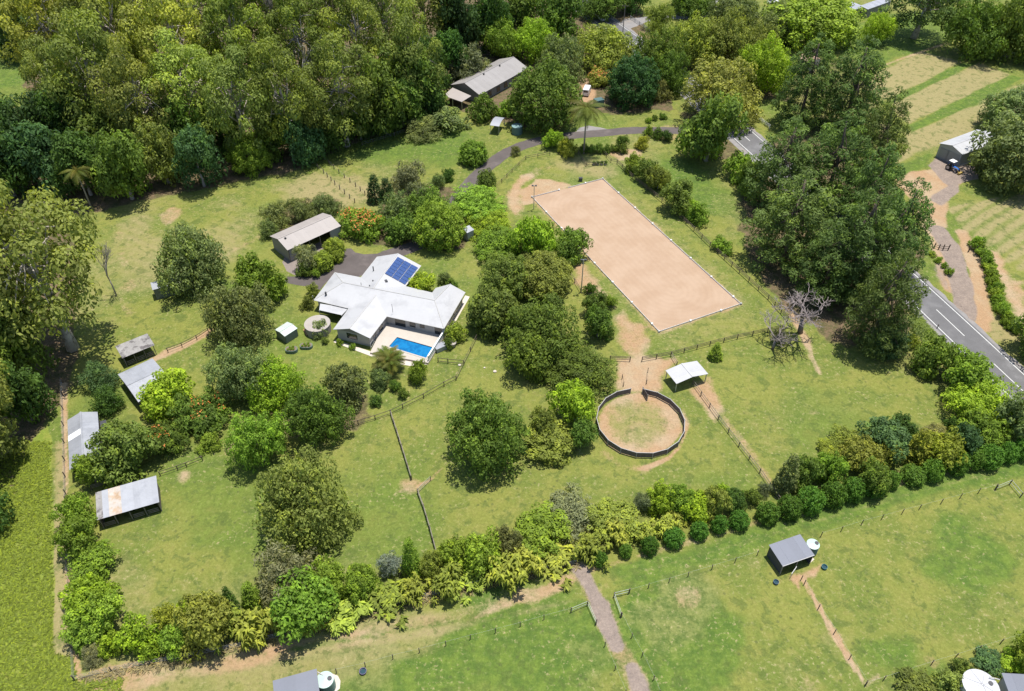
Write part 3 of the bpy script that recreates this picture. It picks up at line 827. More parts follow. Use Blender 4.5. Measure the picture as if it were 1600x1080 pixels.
        keep = np.arange(len(V)); V = np.concatenate([V, V[Q[tri][:, 2]] + [0, 0, .004]]); Q = Q.copy(); Q[tri, 3] = len(keep) + np.arange(tri.sum())
        add_proto('Y', V, Q, T, trunk_mesh(2.6, 1.3, stems[:8], .05, rg, BARK))
    for s in range(2):                                   # narrow conifer
        rg = np.random.RandomState(900 + s); C, rd = [], []
        for z in np.arange(.4, 4.4, .22):
            e = 1.05 * (1 - z / 4.7) ** .7; k = max(3, int(e * 8)); a0 = rg.rand() * 6
            for i in range(k): an = a0 + 6.283 * i / k; C.append((e * math.cos(an), e * math.sin(an), z + rg.normal(0, .1))); rd.append(rg.uniform(.25, .4))
        C = np.array(C)
        V, Q, T = cloud(C, rd, 26, .13, .05, rg, up=.5, jit=.6, shell=(.3, 1.1), tvar=.12)
        add_proto('C', V, Q, T, trunk_mesh(4, 3.2, C[:3], .08, rg, BARK, .005))
    for s in range(3):                                   # fine, airy bush: bottlebrush, wattle
        rg = np.random.RandomState(1000 + s); C, rd = lobed(rg, 7, 3.0, 2.5, 2.7, 12, (.35, .75))
        V, Q, T = cloud(C, rd, 66, .20, .05, rg, up=.3, jit=.7, shell=(.3, 1.12), tvar=.14)
        add_proto('G', V, Q, T, trunk_mesh(5, 2.6, C[11::13], .12, rg, BARK_GREY))
    for s in range(4):                                   # flame tree: flat spreading crown with blossom
        rg = np.random.RandomState(1100 + s); a, b, zc = 5.2, 3.0, 3.5
        C, rd = lobed(rg, 9, a, b, zc, 12, (.6, 1.1), .8)
        V, Q, T = cloud(C, rd, 64, .27, .12, rg, up=.4, jit=.38, flat=.7, shell=(.55, 1.05))
        tops = np.where(C[:, 2] > zc + .6)[0]; sel = rg.permutation(tops)[:30 if s < 2 else 12]
        bv, bq, bt = cloud(C[sel] + [0, 0, .22], np.array(rd)[sel] * 1.0, 15, .17, .12, rg, up=.9, jit=.4, flat=.7, shell=(.7, 1.08))
        add_proto('F' if s < 2 else 'V', V, Q, T, trunk_mesh(7, zc, C[11::13], .3, rg, BARK_GREY), mesh_np('blossom', bv, bq, BLOOM))
make_protos()

FOL = 1.6
COLORS = dict(olive=(.134, .156, .036), gold_olive=(.156, .182, .034), dark=(.042, .082, .017), deep=(.032, .064, .019), mid=(.078, .120, .021), bright=(.116, .174, .022),
              lime=(.165, .235, .021), gold=(.162, .190, .026), grey=(.125, .140, .070), bluegrey=(.16, .195, .16), brown=(.108, .116, .040), pine=(.070, .106, .028),
              sage=(.102, .130, .044), bronze=(.100, .126, .026), ginger=(.165, .195, .030), ball=(.060, .122, .018), teal=(.050, .095, .034), straw=(.20, .20, .09))
COLORS = {k: tuple(c * FOL for c in v) for k, v in COLORS.items()}
KIND = dict(D=('dome_tree', 'tree'), R=('broadleaf_tree', 'tree'), L=('rainforest_tree', 'tree'), E=('gum_tree', 'tree'), P=('pine_tree', 'tree'), S=('garden_shrub', 'shrub'),
            H=('clipped_shrub', 'shrub'), Y=('ginger_clump', 'shrub'), C=('conifer', 'conifer'), G=('airy_bush', 'bush'), F=('flame_tree', 'tree'), V=('flame_tree', 'tree'))
CAP = dict(D=(.6, 1.3), R=(.6, 1.7), F=(.6, 1.3), V=(.6, 1.3), L=(.6, 1.8), E=(.6, 1.8), P=(.6, 1.6), C=(.5, 1.8))
FAT = .89
PLANT_RG = random.Random(5)
PLANT_N = 0
def plant(code, x0, y0, x1, y1, colour, label, group=None):
    """plant whose crown fills the surveyed outline (x0, y0)-(x1, y1)"""
    global PLANT_N
    wide = (x1 - x0) * dist_at(at((x0 + x1) / 2, y1)) / FPX / 2
    ps = PROTO[code + 'B'] if code in 'DR' and wide > 5.2 else PROTO[code]; p = ps[PLANT_N % len(ps)]; PLANT_N += 1
    if code == 'H':
        k = PLANT_RG.uniform(-2.2, 2.0); x0 -= k; x1 += k; y0 -= k * PLANT_RG.uniform(.3, 1.3)
    xc, yc = (x0 + x1) / 2, (y0 + y1) / 2
    rz = PLANT_RG.uniform(0, 6.28)
    X = p.S[:, 0] * math.cos(rz) - p.S[:, 1] * math.sin(rz); Y = p.S[:, 0] * math.sin(rz) + p.S[:, 1] * math.cos(rz); Z = p.S[:, 2]
    ext = lambda v: np.percentile(v, (1.2, 98.8))
    xl, xr = ext(X); P = at(xc, yc + .2 * (y1 - y0)); sx = sz = 1.0; cp = CAP.get(code, (.55, 1.5))
    for _ in range(6):                                   # real size and standing place from the surveyed outline
        M = Vector((P.x, P.y, p.kc * p.H * sz)); d = dist_at(M); mpp = d / FPX
        th = math.asin(min(.99, (CAM_H - M.z) / d)); sn, cs = math.sin(th), math.cos(th)
        sx = (x1 - x0) * mpp * FAT / (xr - xl); want = (y1 - y0) * mpp * FAT
        lo, hi = cp[0] * sx, cp[1] * sx
        for _k in range(14):
            sz = (lo + hi) / 2; a, b = ext(Z * sz * cs + Y * sx * sn)
            if b - a > want: hi = sz
            else: lo = sz
        P = at(xc - sx * (xl + xr) / 2 / mpp, yc + (a + b) / 2 / mpp)
    nm, cat = KIND[code]
    root = thing(nm, (P.x, P.y, 0), label, cat, group, rz)
    root.scale = (sx, sx, sz)
    c = inst('crown' if cat == 'tree' else 'foliage', p.crown, root)
    k = COLORS[colour]; j = PLANT_RG.uniform(.86, 1.14)
    c.color = (k[0] * j * PLANT_RG.uniform(.9, 1.12), k[1] * j, k[2] * j, 1)
    inst('trunk' if cat == 'tree' else 'stem', p.trunk, root)
    if p.blossom: inst('blossom', p.blossom, root)
    return root

def row(items, what, where, group, cat_words=None):
    """plants of one row: each is told apart by its place counted from the left"""
    items = sorted(items, key=lambda t: (t[1] + t[3]) / 2)
    for i, t in enumerate(items):
        w = t[6] if len(t) > 6 else what
        plant(*t[:6], f'{w}, {ORD[i]} from the left {where}', group)

# palms: each frond is a part
def frond_mesh(L, droop, n=21, wl=.6, m=None):
    mb = MB(); pts = []
    for i in range(n + 1):
        t = i / n; pts.append(Vector((L * (t - .12 * t * t), 0, L * (.42 * t - droop * t * t))))
    mb.tube([pts[i] for i in range(0, n + 1, 3)], [.05, .045, .04, .035, .03, .025, .018, .012][:len(range(0, n + 1, 3))], 4)
    for i in range(2, n + 1):
        d = (pts[i] - pts[i - 1]).normalized()
        for s in (-1, 1):
            w = wl * L * .4 * math.sin(math.pi * min(1, .12 + .88 * i / n)) + .12
            tip = pts[i] + d * w * .6 + Vector((0, s * w, -w * .45)); q = d * (L / n * .46)
            mb.poly([pts[i] - q, pts[i] + q, tip])
    return mb.mesh('frond', m)
PALM_TRUNK = mat('palm_trunk', (.27, .24, .20), .9, amt=.25, scale=1.5, fine=8)
def palm(x, y, H, L, nf, colour, label, droop=.85, r=.16, trunks=((0, 0, 0),), group=None):
    P = at(x, y); root = thing('palm_tree', (P.x, P.y, 0), label, 'palm', group)
    rg = random.Random(int(x * 7 + y))
    for tx, ty, ln in trunks:
        Ht = H * rg.uniform(.85, 1.0) if len(trunks) > 1 else H
        tip = Vector((tx * 1.6, ty * 1.6, Ht))
        MB().tube([(tx, ty, 0), (tx * 1.2, ty * 1.2, Ht * .5), tip], [r * 1.4, r, r * .8], 8).build('trunk', PALM_TRUNK, root, True)
        fr = FROND[0] if droop > .7 else FROND[1]
        for i in range(nf):
            el = (.75 - 1.15 * (i / nf)) ; az = i * 2.4 + rg.uniform(-.2, .2)
            f = inst('frond', fr, root, tip, (0, -el * 1.0, az), (L / 3.0 * rg.uniform(.85, 1.1),) * 3)
            f.color = (*[c * rg.uniform(.85, 1.15) for c in COLORS[colour]], 1)
FROND = [frond_mesh(3.0, .95, m=LEAF), frond_mesh(3.0, .5, m=LEAF)]

# bare trees
def bare_tree(x, y, H, label, spread=1.0, m=None, seed=1, fine=3, wide=1.0):
    rg = random.Random(seed); P = at(x, y); root = thing('bare_tree', (P.x, P.y, 0), label, 'tree')
    big, tw = MB(), MB()
    def grow(p, d, ln, r, lev):
        q = p + d * ln * .5 + Vector((rg.uniform(-1, 1), rg.uniform(-1, 1), 0)) * ln * .06; e = q + (d + Vector((rg.uniform(-.2, .2), rg.uniform(-.2, .2), .08))).normalized() * ln * .5
        (big if lev < 2 else tw).tube([p, q, e], [r, r * .8, r * .55], 6 if lev < 2 else 3)
        if lev >= fine + 1: return
        for k in range(3 if lev else 4):
            a = rg.uniform(0, 6.28); sp = rg.uniform(.4, .95) * spread
            nd = (d + Vector((math.cos(a) * sp, math.sin(a) * sp, rg.uniform(-.05, .35)))).normalized()
            grow(e if k < 2 else q.lerp(e, rg.random()), nd, ln * rg.uniform(.55, .78), r * .62, lev + 1)
    grow(Vector((0, 0, 0)), Vector((0, 0, 1)), H * .34, H * (.03 if wide >= 1 else .017), 0)
    root.scale = (wide, wide, 1)
    big.build('trunk', m or BARK_GREY, root, True); tw.build('twigs', m or BARK_GREY, root)
    return root
# ---------------------------------------------------------------- trees and shrubs
FAT = 1.0
FOREST = 'trees of the forest at upper left'
row([('L', -30, -40, 50, 60, 'deep'), ('L', 22, 18, 80, 88, 'deep'), ('E', 66, -10, 158, 120, 'gold_olive'), ('E', 100, -50, 200, 80, 'gold_olive'), ('E', 150, -10, 255, 125, 'olive'), ('E', 205, -45, 300, 80, 'gold_olive'),
     ('E', 245, 0, 345, 135, 'gold_olive'), ('E', 300, -40, 400, 95, 'olive'), ('E', 350, 5, 435, 130, 'gold_olive'), ('E', 400, -50, 485, 75, 'olive'), ('E', 440, 0, 525, 125, 'bronze'), ('E', 485, -55, 570, 70, 'bronze'),
     ('E', 525, 5, 610, 130, 'bronze'), ('E', 565, -50, 650, 80, 'olive'), ('E', 605, 20, 690, 150, 'olive'), ('E', 625, -60, 705, 62, 'olive')],
    'tall gum tree', 'in the back row of the forest', FOREST)
row([('E', 78, 84, 144, 190, 'olive'), ('E', 120, 60, 225, 195, 'bronze'), ('E', 195, 85, 290, 215, 'olive'), ('E', 265, 80, 370, 210, 'gold_olive'), ('E', 345, 95, 440, 225, 'olive'), ('E', 420, 85, 510, 215, 'bronze'),
     ('E', 495, 75, 590, 200, 'olive'), ('L', 560, 95, 640, 200, 'mid'), ('L', 615, 85, 690, 185, 'mid'), ('L', 640, 60, 700, 150, 'dark')],
    'tall tree', 'in the middle row of the forest', FOREST)
FAT = .89
row([('L', -20, 172, 55, 245, 'dark'), ('L', 40, 160, 105, 245, 'deep'), ('L', 90, 150, 160, 240, 'dark'), ('L', 140, 160, 225, 255, 'mid'), ('L', 205, 165, 265, 260, 'olive'), ('L', 255, 165, 330, 255, 'mid'), ('L', 320, 150, 395, 235, 'dark'),
     ('L', 400, 130, 465, 220, 'mid'), ('L', 455, 140, 525, 225, 'dark'), ('L', 515, 145, 570, 215, 'mid'), ('L', 560, 135, 620, 205, 'dark'), ('L', 605, 125, 660, 195, 'mid'), ('L', 650, 120, 695, 185, 'dark')],
    'dense dark tree', 'in the row behind the forest edge', FOREST)
row([('L', -20, 200, 65, 300, 'dark'), ('L', 45, 205, 125, 300, 'teal'), ('L', 110, 215, 180, 300, 'dark'), ('L', 165, 215, 245, 305, 'mid'), ('L', 235, 195, 295, 285, 'olive'), ('L', 288, 200, 350, 290, 'teal'),
     ('L', 405, 165, 460, 250, 'mid'), ('L', 445, 160, 512, 255, 'teal'), ('L', 495, 165, 550, 235, 'dark'), ('L', 540, 160, 590, 215, 'dark'), ('L', 585, 150, 630, 205, 'mid'), ('L', 625, 145, 665, 195, 'mid')],
    'dark green tree', 'along the front edge of the forest', FOREST)
plant('D', 364, 200, 426, 283, 'bright', 'dense rounded mango-like tree standing out at the forest edge', FOREST)
row([('E', -55, 278, 112, 485, 'gold_olive'), ('E', 28, 300, 196, 525, 'olive'), ('E', -50, 400, 60, 580, 'olive'), ('L', 0, 470, 90, 600, 'mid'), ('E', -40, 550, 60, 690, 'olive'), ('L', 10, 560, 84, 655, 'dark'), ('L', -50, 640, 34, 745, 'olive'), ('L', -60, 735, 18, 825, 'dark')],
    'tall tree', 'in the left edge grove', 'trees of the grove on the left edge')
plant('G', 138, 568, 188, 612, 'teal', 'blue green bush behind the two tone roofed shed', None)
plant('G', 152, 606, 194, 648, 'dark', 'dark bush left of the two tone roofed shed', None)
# round the neighbour house
row([('L', 685, -25, 750, 90, 'deep'), ('L', 735, -15, 800, 75, 'dark'), ('L', 785, -15, 850, 60, 'mid'), ('L', 838, -10, 905, 75, 'mid'), ('R', 905, -18, 980, 32, 'mid'), ('R', 965, -25, 1012, 22, 'dark'), ('G', 1008, 8, 1050, 58, 'gold_olive'), ('R', 1048, -18, 1112, 27, 'mid'), ('R', 1108, -5, 1182, 42, 'sage'), ('R', 1180, 15, 1240, 62, 'sage')],
    'leafy tree', 'along the top edge of the picture', 'trees along the top edge')
row([('L', 680, 55, 735, 125, 'dark'), ('G', 700, 75, 765, 128, 'grey'), ('R', 755, 38, 822, 90, 'bright'), ('R', 805, 35, 870, 95, 'lime'), ('R', 845, 60, 910, 128, 'sage'), ('R', 900, 45, 990, 112, 'gold_olive'), ('G', 842, 88, 880, 120, 'grey')],
    'tree', 'behind the long grey roofed house', 'trees behind the long grey roofed house')
plant('D', 795, 105, 906, 206, 'mid', 'big dense dome tree right of the long grey roofed house', None)
plant('F', 918, 92, 958, 150, 'gold_olive', 'yellow green tree with orange blossom beside the white van', None)
plant('D', 948, 80, 1024, 180, 'deep', 'big very dark dome tree north of the driveway', None)
plant('G', 1010, 105, 1046, 180, 'brown', 'rusty brown bush beside the very dark dome tree', None)
row([('R', 988, 55, 1062, 128, 'mid'), ('R', 1045, 28, 1120, 112, 'gold_olive'), ('R', 1085, 18, 1165, 105, 'olive'), ('R', 1148, 55, 1235, 158, 'lime'), ('R', 1068, 97, 1182, 195, 'olive'), ('L', 1055, 155, 1145, 245, 'mid'), ('R', 1020, 85, 1075, 150, 'mid'), ('R', 1150, 45, 1205, 100, 'olive')],
    'spreading tree', 'in the belt along the upper road', 'trees along the upper road')
plant('D', 1203, -6, 1328, 74, 'bright', 'wide bright green dome tree left of the grey sheds at top', None)
row([('P', 1205, 75, 1290, 200, 'pine'), ('P', 1268, 78, 1366, 210, 'pine'), ('P', 1325, 160, 1400, 278, 'pine')], 'open dark pine', 'between the road and the dry fields', 'pines by the dry fields')
row([('P', 1158, 195, 1265, 335, 'pine'), ('P', 1225, 195, 1340, 340, 'pine'), ('P', 1296, 242, 1392, 372, 'pine'), ('P', 1160, 275, 1285, 425, 'pine'), ('P', 1262, 300, 1380, 470, 'pine'), ('P', 1338, 292, 1428, 438, 'pine'), ('P', 1232, 362, 1335, 478, 'pine'), ('P', 1308, 398, 1418, 552, 'pine')],
    'large dark pine', 'in the big pine stand beside the road', 'pines of the big stand beside the road')
plant('P', 1345, 498, 1410, 558, 'teal', 'smallest low pine at the foot of the big stand', None)
plant('R', 1343, 25, 1388, 72, 'lime', 'lone small lime green tree on the mown lawn at top right', None)
plant('E', 1378, -35, 1478, 45, 'pine', 'open dark tree with visible trunk at the top right', None)
row([('R', 1472, 18, 1548, 92, 'mid'), ('R', 1530, 5, 1615, 100, 'mid'), ('R', 1590, 40, 1650, 110, 'mid')], 'broad green tree', 'in the clump above the dry fields', 'clump above the dry fields')
plant('D', 1535, 148, 1620, 215, 'sage', 'grey green dome tree above the white roofed shed', None)
plant('D', 1524, 192, 1640, 300, 'sage', 'big grey green dome tree hiding the end of the white roofed shed', None)
plant('S', 1345, 82, 1354, 92, 'mid', 'tiny shrub alone on the mown lawn at top right', None)
plant('S', 1128, 240, 1180, 288, 'bright', 'leafy bush at the road end of the top paddock', None)
plant('R', 1150, 255, 1195, 310, 'mid', 'dark bush under the pines beside the road', None)
row([('R', 975, 240, 1006, 272, 'bright'), ('R', 990, 246, 1026, 284, 'bronze'), ('R', 1005, 254, 1046, 302, 'bronze'), ('R', 1030, 282, 1080, 336, 'bronze'), ('S', 1058, 300, 1088, 338, 'lime'), ('S', 1070, 312, 1106, 360, 'bright')],
    'bushy tree', 'in the row right of the arena', 'row on the right side of the arena')
plant('S', 1112, 368, 1143, 398, 'bright', 'round bright shrub by the fence right of the arena', None)
# entrance and driveway
row([('S', 846, 203, 882, 233, 'lime'), ('S', 870, 216, 902, 247, 'gold'), ('R', 963, 210, 981, 232, 'mid'), ('S', 991, 212, 1013, 236, 'gold')], 'shrub', 'along the driveway by the tall palm', 'shrubs along the driveway')
row([('S', 1004, 192, 1020, 216, 'bright'), ('S', 1016, 200, 1036, 218, 'mid'), ('S', 1030, 205, 1050, 220, 'dark'), ('S', 1018, 178, 1028, 192, 'mid'), ('S', 1030, 174, 1042, 190, 'mid'), ('S', 1008, 182, 1018, 194, 'bright')], 'small shrub', 'in the bed at the driveway entrance', 'shrubs at the driveway entrance')
row([('S', 905 + 12 * i, 224 + (i % 2), 921 + 12 * i, 240 + (i % 2), 'mid') for i in range(6)], 'low hedge plant', 'in the hedge by the tall palm', 'low hedge by the tall palm')
plant('D', 718, 220, 762, 258, 'bright', 'round bright green tree on the lawn beside the driveway', None)
row([('G', 636, 183, 692, 224, 'sage'), ('S', 678, 170, 734, 206, 'sage'), ('S', 732, 150, 778, 190, 'mid'), ('S', 772, 158, 806, 184, 'bright'), ('R', 790, 150, 815, 180, 'mid')], 'garden bush', 'below the long grey roofed house', 'bushes below the long grey roofed house')
plant('G', 798, 226, 814, 248, 'brown', 'thin sparse young tree between driveway and fence', None)
# north of the white house
plant('G', 612, 252, 666, 296, 'grey', 'pale grey green bush north of the flame tree', None)
plant('C', 574, 274, 600, 320, 'deep', 'left of two dark spiky conifers beside the post rows', None)
plant('C', 592, 278, 618, 318, 'deep', 'right of two dark spiky conifers beside the post rows', None)
plant('G', 673, 270, 696, 296, 'sage', 'small grey green bush between conifers and driveway', None)
plant('R', 692, 258, 711, 291, 'dark', 'small dark round topped tree left of the driveway', None)
plant('R', 745, 266, 776, 300, 'bronze', 'bushy tree at the right edge of the driveway bend', None)
plant('F', 533, 316, 602, 386, 'bright', 'flame tree with orange blossom beside the long beige shed', None)
row([('G', 592, 300, 652, 350, 'sage'), ('G', 640, 285, 690, 330, 'grey'), ('R', 600, 332, 660, 382, 'mid'), ('R', 640, 292, 712, 345, 'mid')], 'bush', 'between flame tree and big bright dome', 'thicket north of the white house')
plant('D', 644, 302, 728, 402, 'bright', 'big bright green dome tree behind the solar roof', None)
row([('R', 706, 288, 790, 345, 'bright'), ('R', 728, 328, 798, 372, 'lime'), ('R', 742, 352, 822, 408, 'bright'), ('R', 798, 330, 868, 406, 'lime')], 'bright green tree', 'in the thicket left of the arena', 'bright thicket left of the arena')
plant('R', 865, 354, 922, 414, 'mid', 'dark green tree overhanging the left edge of the arena', None)
row([('D', 752, 395, 832, 475, 'bronze'), ('D', 800, 392, 896, 470, 'bronze'), ('D', 732, 434, 812, 540, 'bronze')], 'bronze green dome tree', 'right of the white house', 'bronze dome trees right of the white house')
row([('R', 788, 464, 910, 575, 'mid'), ('R', 846, 545, 962, 618, 'mid'), ('R', 856, 590, 930, 662, 'lime'), ('R', 790, 500, 860, 610, 'mid'), ('R', 826, 634, 874, 686, 'bronze'), ('R', 886, 638, 932, 714, 'mid')], 'leafy tree', 'in the dense belt above the round pen', 'dense belt left of the round pen')
plant('R', 818, 657, 898, 726, 'gold_olive', 'rounded olive tree at the lower end of the belt by the round pen', None)
plant('R', 700, 606, 824, 742, 'mid', 'large dark tree alone in the paddock left of the round pen', None)
row([('S', 910, 438, 934, 462, 'mid'), ('R', 908, 456, 950, 500, 'mid'), ('R', 911, 476, 960, 530, 'mid'), ('S', 940, 454, 965, 486, 'bright')], 'bush', 'in the planting at the left of the arena', 'planting at the left of the arena')
plant('C', 1105, 535, 1128, 566, 'bright', 'small bright conical bush near the white shelter', None)
# round the white house
plant('R', 379, 398, 448, 470, 'bright', 'bright round tree left of the shed apron', None)
row([('G', 410, 314, 456, 356, 'sage'), ('G', 454, 310, 500, 345, 'sage'), ('G', 485, 303, 532, 340, 'sage'), ('G', 408, 338, 436, 378, 'sage')], 'grey green bush', 'behind the long beige shed', 'bushes behind the long beige shed')
row([('G', 466, 380, 508, 424, 'straw', 'pale cream bush'), ('D', 488, 391, 522, 426, 'gold', 'golden ball tree'), ('D', 506, 368, 541, 408, 'gold', 'golden ball tree'), ('D', 516, 388, 538, 411, 'gold', 'golden ball tree'), ('S', 464, 410, 490, 433, 'mid', 'dark low shrub'), ('S', 486, 420, 502, 434, 'bright', 'low green shrub')],
    'shrub', 'in the bed before the beige shed', 'island bed before the long beige shed')
row([('S', 480, 440, 499, 466, 'bronze'), ('S', 470, 456, 492, 490, 'bronze')], 'hedge bush', 'at the left end of the white house', 'hedge at the end of the white house')
plant('R', 262, 334, 358, 484, 'sage', 'tall grey green tree hiding the small green walled shed', None)
plant('R', 332, 446, 430, 540, 'sage', 'upper of two big grey green trees left of the tiny garden shed', None)
plant('R', 334, 530, 430, 630, 'sage', 'lower of two big grey green trees left of the tiny garden shed', None)
row([('R', 390, 556, 478, 652, 'lime', 'lime green tree'), ('R', 456, 600, 558, 690, 'mid', 'mid green tree'), ('R', 511, 560, 573, 652, 'brown', 'brownish tree')], 'tree', 'in the clump below the white house', 'clump below the white house')
plant('R', 364, 640, 458, 734, 'bright', 'bright green tree at the paddock edge right of the flame trees', None)
plant('R', 420, 706, 553, 868, 'olive', 'large olive tree standing alone in the lower left paddock', None)
plant('R', 230, 578, 306, 654, 'lime', 'lime green tree covering the two tone roofed shed', None)
plant('V', 280, 602, 358, 682, 'mid', 'right of two flame trees above the rusty roofed stable', None)
plant('V', 228, 644, 298, 722, 'mid', 'left of two flame trees above the rusty roofed stable', None)
plant('R', 166, 660, 248, 752, 'bronze', 'bronze tree between the white stable and the rusty roofed stable', None)
plant('R', 127, 700, 174, 762, 'bright', 'bright small tree at the lower end of the white stable', None)
plant('S', 312, 676, 346, 706, 'bright', 'small round shrub alone below the flame trees', None)
row([('S', 640, 424, 680, 458, 'lime', 'round lime shrub'), ('S', 684, 424, 704, 444, 'sage', 'grey green shrub'), ('S', 696, 434, 714, 448, 'mid', 'small dark shrub'), ('S', 704, 440, 716, 452, 'mid', 'small dark shrub')], 'shrub', 'behind the right house wing', 'shrubs behind the white house')
plant('S', 694, 502, 732, 540, 'gold', 'golden shrub in a big pot right of the pool', None)
plant('S', 692, 524, 710, 549, 'mid', 'dark green shrub beside the golden potted shrub', None)
row([('S', 490, 496, 514, 532, 'sage', 'tall leafy shrub'), ('S', 502, 524, 514, 540, 'bronze', 'small bronze shrub'), ('S', 525, 527, 537, 544, 'bright', 'small round shrub'), ('S', 545, 533, 557, 550, 'bright', 'small round shrub')], 'shrub', 'along the front house gable', 'shrubs before the front gable')
row([('R', 580, 576, 609, 614, 'sage'), ('R', 608, 583, 628, 620, 'mid'), ('S', 622, 600, 640, 628, 'mid'), ('S', 579, 614, 598, 640, 'dark'), ('R', 637, 549, 669, 612, 'bright')], 'young tree', 'on the lawn below the pool', 'young trees below the pool')
palm(609, 578, 2.6, 3.2, 18, 'gold_olive', 'feathery clumping palm at the near corner of the pool', .5, .10, ((-.4, .2, 0), (.4, -.2, 0), (0, .5, 0)))
palm(912, 240, 12.6, 5.6, 26, 'gold_olive', 'tall single trunk palm standing by the driveway', .95, .2)
palm(143, 325, 10.0, 3.6, 20, 'gold_olive', 'pale trunk palm at the forest edge upper left', .95, .17)
for i, (x, y) in enumerate(((779, 62), (792, 52), (806, 66))):
    palm(x, y, 8.5, 2.8, 14, 'dark', f'dark palm among the top trees, {ORD[i]} from the left of three', .95, .15, group='palms among the top trees')
DEADWOOD = mat('dead_wood', (.19, .16, .15), .9, amt=.25)
bare_tree(1250, 520, 11.5, 'larger leafless grey tree below the pine stand', 1.4, DEADWOOD, 3, 4, 1.7)
bare_tree(1207, 546, 7.5, 'smaller leafless grey tree at the arena fence corner', 1.3, DEADWOOD, 5, 4, 1.4)
bare_tree(182, 462, 15, 'slender pale dead tree beside the left grove', .8, BARK_GREY, 8, 4, .7)
bare_tree(480, 168, 26, 'white dead gum with spreading limbs above the forest', .8, mat('bark_white', (.52, .48, .42), .8, amt=.2), 12, 2)
plant('G', 1203, 500, 1230, 548, 'grey', 'thin grey shrub around the smaller leafless tree', None)
# hedges along the lower boundary
FAT = .86
row([('R', 103, 770, 150, 830, 'bright'), ('R', 104, 808, 166, 872, 'bright'), ('R', 116, 850, 182, 912, 'bright'), ('R', 113, 903, 184, 960, 'lime'), ('R', 124, 930, 194, 985, 'bright'), ('R', 116, 955, 174, 1018, 'bright'), ('G', 135, 1008, 164, 1042, 'grey'), ('S', 160, 975, 204, 1038, 'lime')],
    'hedge tree', 'in the hedge up the left boundary', 'hedge up the left boundary')
FAT = .96
row([('S', 198, 963, 252, 1027, 'lime'), ('S', 236, 995, 262, 1020, 'bright'), ('R', 250, 940, 288, 988, 'gold'), ('R', 256, 970, 304, 1022, 'bright'), ('R', 283, 934, 315, 970, 'lime'), ('R', 289, 932, 362, 1016, 'gold_olive'), ('C', 356, 918, 376, 958, 'dark'), ('C', 383, 912, 413, 955, 'bright'),
     ('R', 422, 905, 522, 985, 'bright'), ('G', 410, 850, 508, 950, 'grey'), ('R', 486, 874, 545, 935, 'bright'), ('R', 545, 870, 597, 945, 'bright'), ('G', 595, 853, 632, 910, 'bluegrey'), ('C', 630, 846, 660, 902, 'bright'), ('R', 655, 862, 690, 905, 'gold_olive'), ('R', 682, 841, 730, 888, 'bright'),
     ('R', 720, 830, 782, 900, 'bright'), ('R', 774, 824, 814, 866, 'brown'), ('R', 808, 798, 888, 860, 'bright'), ('G', 850, 768, 928, 835, 'grey'), ('R', 914, 784, 992, 840, 'gold_olive'), ('G', 988, 762, 1018, 806, 'grey')],
    'tree', 'in the mixed hedge along the lane', 'mixed hedge along the lower boundary')
row([('R', 1010, 752, 1052, 806, 'lime'), ('R', 1038, 758, 1082, 816, 'bright'), ('R', 1064, 766, 1104, 820, 'lime'), ('R', 1092, 755, 1132, 815, 'gold_olive'), ('S', 1118, 750, 1139, 779, 'lime'), ('R', 1131, 758, 1165, 803, 'dark'), ('S', 1160, 761, 1186, 790, 'mid'), ('G', 1184, 753, 1204, 779, 'grey')],
    'bushy tree', 'in the hedge below the round pen', 'hedge below the round pen')
row([('Y', 340, 944, 392, 1012, 'ginger'), ('Y', 382, 944, 440, 1006, 'ginger'), ('Y', 428, 948, 460, 1000, 'ginger'), ('Y', 515, 922, 577, 978, 'ginger'), ('Y', 582, 904, 640, 960, 'ginger'), ('Y', 630, 893, 680, 952, 'ginger'), ('Y', 672, 882, 720, 940, 'ginger'), ('Y', 712, 878, 764, 935, 'ginger'), ('Y', 760, 858, 824, 920, 'ginger'),
     ('Y', 800, 850, 850, 910, 'ginger'), ('Y', 842, 846, 898, 904, 'ginger'), ('Y', 898, 832, 952, 884, 'ginger'), ('Y', 946, 806, 992, 864, 'ginger'), ('Y', 980, 806, 1026, 858, 'ginger'), ('Y', 1016, 800, 1056, 838, 'ginger'), ('Y', 1040, 795, 1080, 830, 'ginger'), ('Y', 462, 940, 520, 985, 'ginger')],
    'yellow leaved ginger clump', 'along the lane side of the hedge', 'yellow ginger clumps along the lane')
row([('H', *b, 'ball') for b in ((925, 860, 948, 887), (965, 848, 988, 875), (1001, 837, 1027, 868), (1037, 825, 1066, 856), (1077, 815, 1105, 844), (1109, 803, 1136, 834), (1138, 797, 1168, 828), (1180, 785, 1213, 819), (1213, 776, 1246, 811), (1243, 761, 1281, 803), (1282, 757, 1312, 792), (1311, 745, 1344, 784),
     (1341, 737, 1377, 773), (1377, 735, 1402, 764), (1408, 729, 1438, 757), (1439, 719, 1466, 749), (1473, 704, 1506, 741), (1503, 702, 1529, 734), (1526, 698, 1555, 730), (1555, 692, 1582, 721), (1580, 688, 1604, 716))],
    'clipped dark green ball shrub', 'along the grass lane', 'clipped ball shrubs along the lane')
